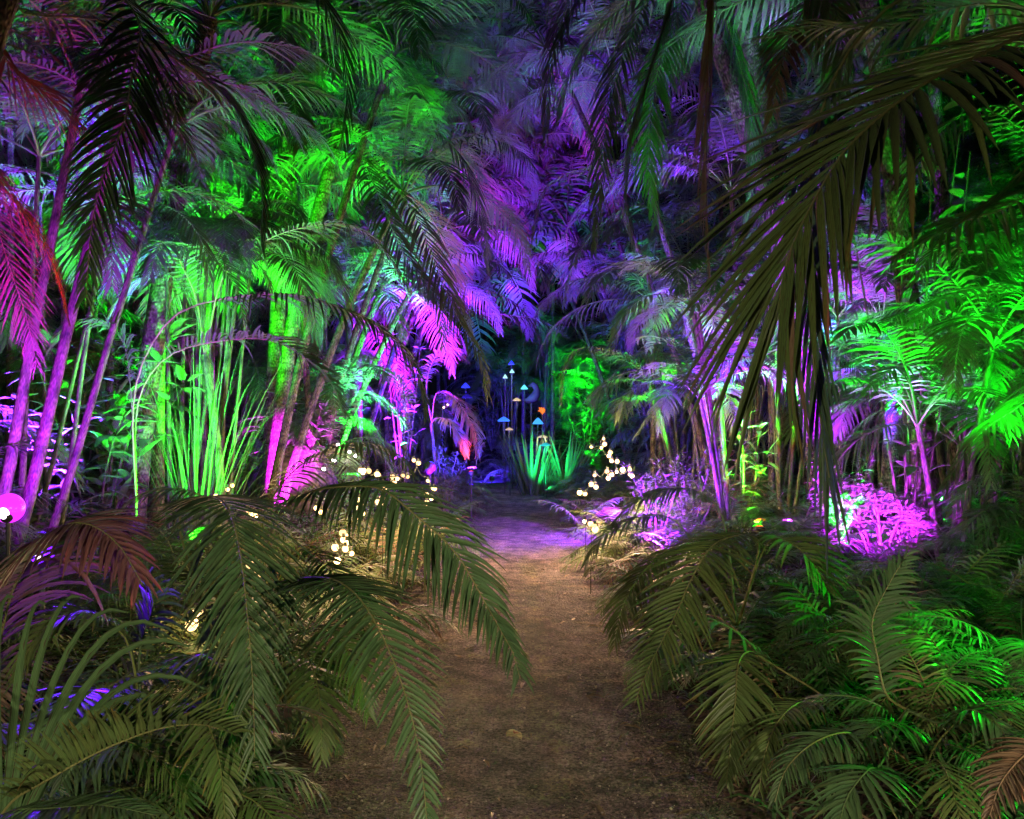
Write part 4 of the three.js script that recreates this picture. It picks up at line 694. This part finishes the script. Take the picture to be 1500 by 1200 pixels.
// rosette palms filling the near banks, knee to hip high
for (const [x, z, s_] of [[-1.75, -3.3, 0.5], [-2.3, -4.0, 0.6], [-1.6, -5.0, 0.5], [-2.7, -4.9, 0.62], [-2.0, -5.9, 0.55], [-3.2, -6.0, 0.65], [-1.6, -7.0, 0.5], [-2.6, -7.2, 0.6], [-3.9, -7.2, 0.7], [-2.0, -8.4, 0.5], [-1.3, -3.4, 0.42], [-1.9, -2.7, 0.42],
  [1.9, -4.9, 0.55], [2.5, -4.3, 0.6], [2.0, -5.8, 0.55], [2.9, -5.3, 0.62], [1.7, -6.6, 0.5], [2.6, -6.6, 0.6], [3.6, -6.4, 0.65], [1.75, -3.7, 0.42], [2.2, -3.3, 0.45], [1.8, -7.8, 0.5], [2.8, -8.0, 0.6], [1.7, -9.0, 0.5]])
  fern(x, z, s_, { set: FR.palm, n: 9, mat: x > 0 ? pick([M.olive, M.green, M.green]) : pick([M.olive, M.olive, M.dark]) });
// low cane palms
placed.length = 0; let nc = 0;
for (let k = 0; k < 6000 && nc < 120; k++) {
  const z = rr(-5.5, -30), x = rr(-17, 17), d = pathDist(x, z);
  if (d < 2.0 || !inView(x, z, 1.0) || (x > 0.3 && x < 3.2 && z < -19 && z > -24)) continue;
  if (openGlade(x, z) || !clearOfLamps(x, z, 0.7)) continue;
  const nearCam = z > -8; if (nearCam && d < 2.5) continue;
  if (!free(x, z, z > -10 ? 0.9 : 1.15)) continue;
  nc++; const onRight = x > 0, cen = Math.abs(x) < 3.5 && z < -16;
  caneClump(x, z, { stems: nearCam ? 3 : 4, h: nearCam ? rr(0.5, 1.2) : cen ? rr(0.8, 2.2) : rr(1.2, 4.2), fn: 6, low: 4, broad: onRight && rnd() < 0.6, s: rr(0.8, 1.1) });
}
// feather palms closing the canopy: spread so that crowns stand at every height
for (let row = 0; row < 7; row++) for (let col = 0; col < 15; col++) {
  const px = -60 + col * 115 + (row % 2) * 57 + rr(-35, 35), py = -70 + row * 88 + rr(-30, 30);
  const centre = px > 600 && px < 950;
  let d = centre ? rr(24, 33) : rr(11, 21) + (row < 2 ? 2 : 0);
  if (centre && py > 400) continue;
  let p = at(px, py, d);
  for (let t = 0; t < 12 && pathDist(p.x, p.z) < 2.1; t++) { d += 1.1; p = at(px, py, d); }
  const h = p.y - ground(p.x, p.z); if (h < 0.8) continue;
  const lx = rr(-0.4, 0.4);
  tallPalm(p.x - lx, p.z, h, { lx, n: 12, r: rr(0.04, 0.065), s: rr(0.9, 1.2) * (centre ? 1.25 : 1) });
}
for (const [px, d, h] of [[1075, 9.6, 2.6], [1150, 10.5, 3.4], [1235, 9.8, 3.0], [1330, 10.2, 3.6], [1420, 8.6, 2.9], [1490, 7.4, 2.4], [1500, 9.4, 3.8], [1290, 12, 4.2], [1130, 12.5, 4.0], [1040, 11.8, 3.2], [1440, 11, 4.4], [1390, 7.2, 2.2]]) {
  const [x, z] = trunkAt(px, 700, d); caneClump(x, z, { stems: 4, h, fn: 8, low: 7, s: rr(0.85, 1.05), mat: pick([M.green, M.fresh, M.green]) });
}
for (let k = 0; k < 16; k++) { const x = rr(0.35, 2.6), z = rr(-20.6, -22.4); if (pathDist(x, z) > 1.15) fern(x, z, rr(0.9, 1.5), { n: 8, mat: pick([M.green, M.dark]) }); }
for (let k = 0; k < 9; k++) { const x = rr(-1.2, 3.4), z = rr(-25.5, -29); if (pathDist(x, z) > 1.3) caneClump(x, z, { stems: 4, h: rr(1.8, 3.4), fn: 7, low: 3, s: 1.2 }); }
// palms leaning in over the path from both sides, closing the roof of the tunnel
for (const [px, py, d, fx, s_] of [[650, 330, 15, -2.7, 0.9], [700, 250, 17, -2.9, 1.0], [735, 380, 19.5, -3.2, 0.95], [770, 300, 21.5, 2.9, 1.0], [830, 330, 18, 3.1, 0.95], [850, 200, 15.5, 3.0, 1.0], [760, 180, 18.5, 3.3, 1.05], [640, 190, 13, -3.0, 1.0], [720, 90, 14, -3.2, 1.0], [800, 60, 13, 3.0, 1.0], [660, 60, 16.5, -3.4, 1.1], [740, 20, 20, 3.4, 1.15], [600, 430, 13.5, -2.9, 0.8], [880, 420, 16, 3.0, 0.8], [590, 280, 11.5, -3.0, 0.9], [900, 120, 11.5, 2.8, 0.9], [580, 70, 11, -3.0, 0.95], [690, 440, 23.5, -4.2, 1.1], [800, 420, 26, 3.6, 1.1]]) {
  const p = at(px, py, d), b = onGround(fx, p.z + 0.3); tallPalm(fx, p.z + 0.3, p.y - b.y, { lx: p.x - fx, lz: -0.3, n: 12, r: 0.055, s: s_, mat: pick([M.grey, M.grey, M.green]) });
}
// broad-leaved plants scattered through the palms
placed.length = 0; let nb = 0;
for (let k = 0; k < 2000 && nb < 16; k++) {
  const z = rr(-8.5, -20), x = rr(-9, 9), d = pathDist(x, z); if (d < 2.2 || x > 1.2 || !inView(x, z, -0.3) || openGlade(x, z) || !free(x, z, 1.8)) continue; nb++;
  const h = rr(1.2, 4.2), w = near(x, z); leafShrub(x, z, h, rr(0.6, 1.0), 100 + h * 30, rr(0.24, 0.42), pick([M.green, M.pale, M.fresh]), 'broadleaf_plant', `${h > 2.6 ? 'tall' : 'low'} broad-leaved plant near ${w}`, 'plant', rr(0.35, 0.5), `${h > 2.6 ? 'tall' : 'low'} broad-leaved plants near ${w}`);
}
// leafy shrubs with broad leaves
{
  let [x, z] = trunkAt(1088, 700, 10); leafShrub(x, z, 1.3, 0.5, 110, 0.26, M.red, 'croton_shrub', 'red-leaved croton shrub glowing orange behind the dark hanging frond', 'shrub', 0.28);
  [x, z] = trunkAt(690, 640, 15.5); x = -1.9; leafShrub(x, z, 4.4, 0.7, 90, 0.3, M.pale, 'leafy_shrub', 'slender shrub with pale broad leaf rosettes above the tunnel', 'shrub', 0.34);
  [x, z] = trunkAt(1330, 640, 7.5); leafShrub(x, z, 4.6, 1.0, 60, 0.26, M.green, 'leafy_shrub', 'broad-leaved shrub behind the big dark frond', 'shrub', 0.5);
  [x, z] = trunkAt(1290, 760, 7.4); leafShrub(x, z, 0.8, 0.6, 420, 0.1, M.pale, 'leafy_shrub', 'small-leaved purple-lit shrub at the foot of the pink trunk', 'shrub', 0.3);
  [x, z] = trunkAt(1215, 760, 7.8); leafShrub(x, z, 0.9, 0.6, 420, 0.1, M.pale, 'leafy_shrub', 'small-leaved purple-lit shrub behind the dark hanging leaflets', 'shrub', 0.3);
  [x, z] = trunkAt(960, 720, 9.8); leafShrub(x, z, 1.0, 0.5, 460, 0.09, M.pale, 'leafy_shrub', 'small-leaved purple-lit shrub beside the fairy lights at the bend', 'shrub', 0.3);
  [x, z] = trunkAt(1010, 720, 9.8); leafShrub(x, z, 1.2, 0.55, 460, 0.1, M.grey, 'leafy_shrub', 'feathery violet-lit shrub next to the croton', 'shrub', 0.25);
  [x, z] = trunkAt(478, 720, 10.8); leafShrub(x, z, 0.5, 0.45, 300, 0.09, M.pale, 'leafy_shrub', 'small-leaved magenta-lit shrub in front of the boulder', 'shrub', 0.35);
  [x, z] = trunkAt(590, 690, 12); leafShrub(x, z, 0.6, 0.4, 380, 0.07, M.fresh, 'leafy_shrub', 'small-leaved bright green shrub below the white-hot floodlight', 'shrub', 0.5);
  [x, z] = trunkAt(655, 690, 14.4); leafShrub(x, z, 1.1, 0.4, 420, 0.12, M.grey, 'leafy_shrub', 'spiky blue-lit shrub behind the violet lamp', 'shrub', 0.2);
  [x, z] = trunkAt(860, 640, 23); leafShrub(x, z, 3.2, 1.2, 560, 0.14, M.green, 'leafy_shrub', 'dense leafy shrub behind the toadstool lamps', 'shrub', 0.5);
  [x, z] = trunkAt(920, 640, 20); leafShrub(x, z, 2.6, 1.0, 460, 0.14, M.green, 'leafy_shrub', 'dense dim shrub at the right mouth of the tunnel', 'shrub', 0.5);
  [x, z] = trunkAt(720, 640, 26.5); leafShrub(x, z, 3.4, 1.4, 560, 0.16, M.dark, 'leafy_shrub', 'dark leafy shrub closing the end of the tunnel', 'shrub', 0.5);
}
// ground cover: small sprigs and fallen leaflets, beyond counting
{
  const sprig = new GB(); reseed(55);
  for (let k = 0; k < 7; k++) { const a = k * 2.399; sprig.blade(V(0, 0, 0), V(Math.cos(a) * 0.7, 0.8, Math.sin(a) * 0.7).normalize(), V(-Math.cos(a) * 0.6, 0.7, -Math.sin(a) * 0.6).normalize(), rr(0.12, 0.24), rr(0.012, 0.03), 3, rr(0.5, 1.5), tintOf(), null, 0); }
  const lit = new GB(); lit.blade(V(-0.07, 0.006, 0), V(1, 0.12, 0.05).normalize(), UP, 0.16, 0.022, 4, 0.25, [1, 1, 1], null, 0.3);
  for (const [name, label, cat, geo, mat, n, seed, lift] of [['ground_cover', 'low green leafy ground cover on the banks', 'ground cover', sprig.build(), M.green, 9000, 61, 0], ['leaf_litter', 'dry fallen leaflets littering the banks', 'leaf litter', lit.build(), M.dry, 9000, 62, 0.008]]) {
    reseed(seed); const im = new THREE.InstancedMesh(geo, mat, n), m4 = new THREE.Matrix4(), q = new THREE.Quaternion(), e = new THREE.Euler(); let k = 0, guard = 0; im.name = name; im.castShadow = im.receiveShadow = true;
    while (k < n && guard++ < 200000) { const z = -2.6 - 26 * Math.pow(rnd(), 1.4), x = rr(-12, 12), d = pathDist(x, z); if (d < (name === 'leaf_litter' ? 0.9 : 1.02) || d > 7 || !inView(x, z, 0.6)) continue; if (d < 1.3 && rnd() > 0.75) continue; e.set(rr(-0.25, 0.25), rr(0, 6.28), rr(-0.25, 0.25)); q.setFromEuler(e); m4.compose(V(x, ground(x, z) + lift, z), q, V(1, 1, 1).multiplyScalar(rr(0.6, 1.4))); im.setMatrixAt(k++, m4); }
    im.count = k; scene.add(im); tag(im, label, cat, null, 'stuff');
  }
}
// grit, crumbs and bits of dry leaf strewn on the path, beyond counting
{
  const peb = new THREE.IcosahedronGeometry(1, 0), bit = new GB().blade(V(-0.02, 0, 0), V(1, 0.25, 0).normalize(), UP, 0.045, 0.014, 3, 0.5, [1, 1, 1], null, 0.4).build();
  for (const [name, label, cat, geo, mat, n, seed] of [['path_grit', 'small pale and dark grit strewn on the path', 'grit', peb, std(0.3, 0.27, 0.24), 5000, 71], ['leaf_crumbs', 'crumbs of dry leaf strewn on the path', 'leaf crumbs', bit, M.dry, 1500, 72]]) {
    reseed(seed); const im = new THREE.InstancedMesh(geo, mat, n), m4 = new THREE.Matrix4(), q = new THREE.Quaternion(), c = new THREE.Color(); im.name = name; im.castShadow = im.receiveShadow = true;
    for (let k = 0; k < n; k++) {
      const z = -2.8 - 16 * Math.pow(rnd(), 1.6); let u = Math.pow(rnd(), 0.6) * (rnd() < 0.5 ? -1 : 1); const x = pathPts.reduce((b, p) => Math.abs(p.z - z) < Math.abs(b.z - z) ? p : b).x + u * 0.98, r = geo === peb ? 0.0022 + 0.006 * Math.pow(rnd(), 4) : rr(0.5, 1.3) * (rnd() < 0.2 ? 2 : 1);
      q.setFromEuler(new THREE.Euler(rr(-0.2, 0.2), rr(0, 6.28), rr(-0.2, 0.2))); m4.compose(V(x, 0.02 * (1 - u * u) + 0.004 + 0.022 * noise.noise(x * 1.3, 0.5, z * 1.1) + 0.012 * noise.noise(x * 4.3, 2.5, z * 3.6), z), q, geo === peb ? V(r, r * 0.6, r * rr(0.7, 1.2)) : V(r, r, r)); im.setMatrixAt(k, m4); const t = rr(0.4, 1.5); im.setColorAt(k, c.setRGB(t, t * rr(0.9, 1), t * rr(0.8, 1)));
    }
    scene.add(im); tag(im, label, cat, null, 'stuff');
  }
}
// litter on the path: the curled dry leaf and a few bits
{
  const spot = (px, py) => { const o = camera.position, d = at(px, py, 1).sub(o), t = (0.02 - o.y) / d.y; return o.clone().addScaledVector(d, t); };
  const p = spot(753, 1085), gb = new GB(), rows = [];
  for (let k = 0; k <= 8; k++) { const s = k / 8, row = []; for (let j = 0; j <= 6; j++) { const e = j / 3 - 1, w = 0.034 * Math.sin(Math.PI * clamp(s * 0.92 + 0.06, 0, 1)); row.push(gb.v((s - 0.5) * 0.11, 0.012 + 0.03 * e * e + 0.012 * Math.sin(s * 3) + 0.006 * Math.sin(j * 2 + k), e * w * (1 - 0.25 * Math.abs(e)), (e + 1) / 2, s, [1.3 - 0.3 * rnd(), 1.2, 1])); } rows.push(row); }
  for (let k = 1; k < 9; k++) for (let j = 0; j < 6; j++) gb.i.push(rows[k - 1][j], rows[k - 1][j + 1], rows[k][j + 1], rows[k - 1][j], rows[k][j + 1], rows[k][j]);
  const m = mesh('dry_leaf', gb.build(), leafMat(0.5, 0.4, 0.26, { t: 0.15 })); m.position.copy(p); m.rotation.y = -0.6; m.scale.setScalar(0.85); tag(m, 'curled pale dry leaf lying alone on the near path', 'leaf');
  const words = ['small pale leaf scrap on the path below the frond tip', 'dark bent leaf scrap beside the mossy path edge', 'tiny pale leaf scrap near the far path bend', 'thin pale leaflet lying on the violet part of the path', 'thin pale leaflet at the right path edge by the fairy lights', 'brown leaf scrap in the middle of the path'];
  [[658, 978], [652, 992], [712, 720], [795, 728], [800, 733], [800, 905]].forEach(([x, y], k) => { const q = spot(x, y), b = new GB().blade(V(-0.04, 0.004, 0), V(1, 0.2, 0).normalize(), UP, y < 800 ? 0.2 : 0.075, y < 800 ? 0.05 : 0.026, 4, 0.4, [1, 1, 1], null, 0.4); const l = mesh('leaf_scrap', b.build(), k === 1 ? M.dry : leafMat(0.4, 0.34, 0.24, { t: 0.15 })); l.position.copy(q); l.rotation.y = k * 1.3; tag(l, words[k], 'leaf'); });
}

renderer.render(scene, camera);
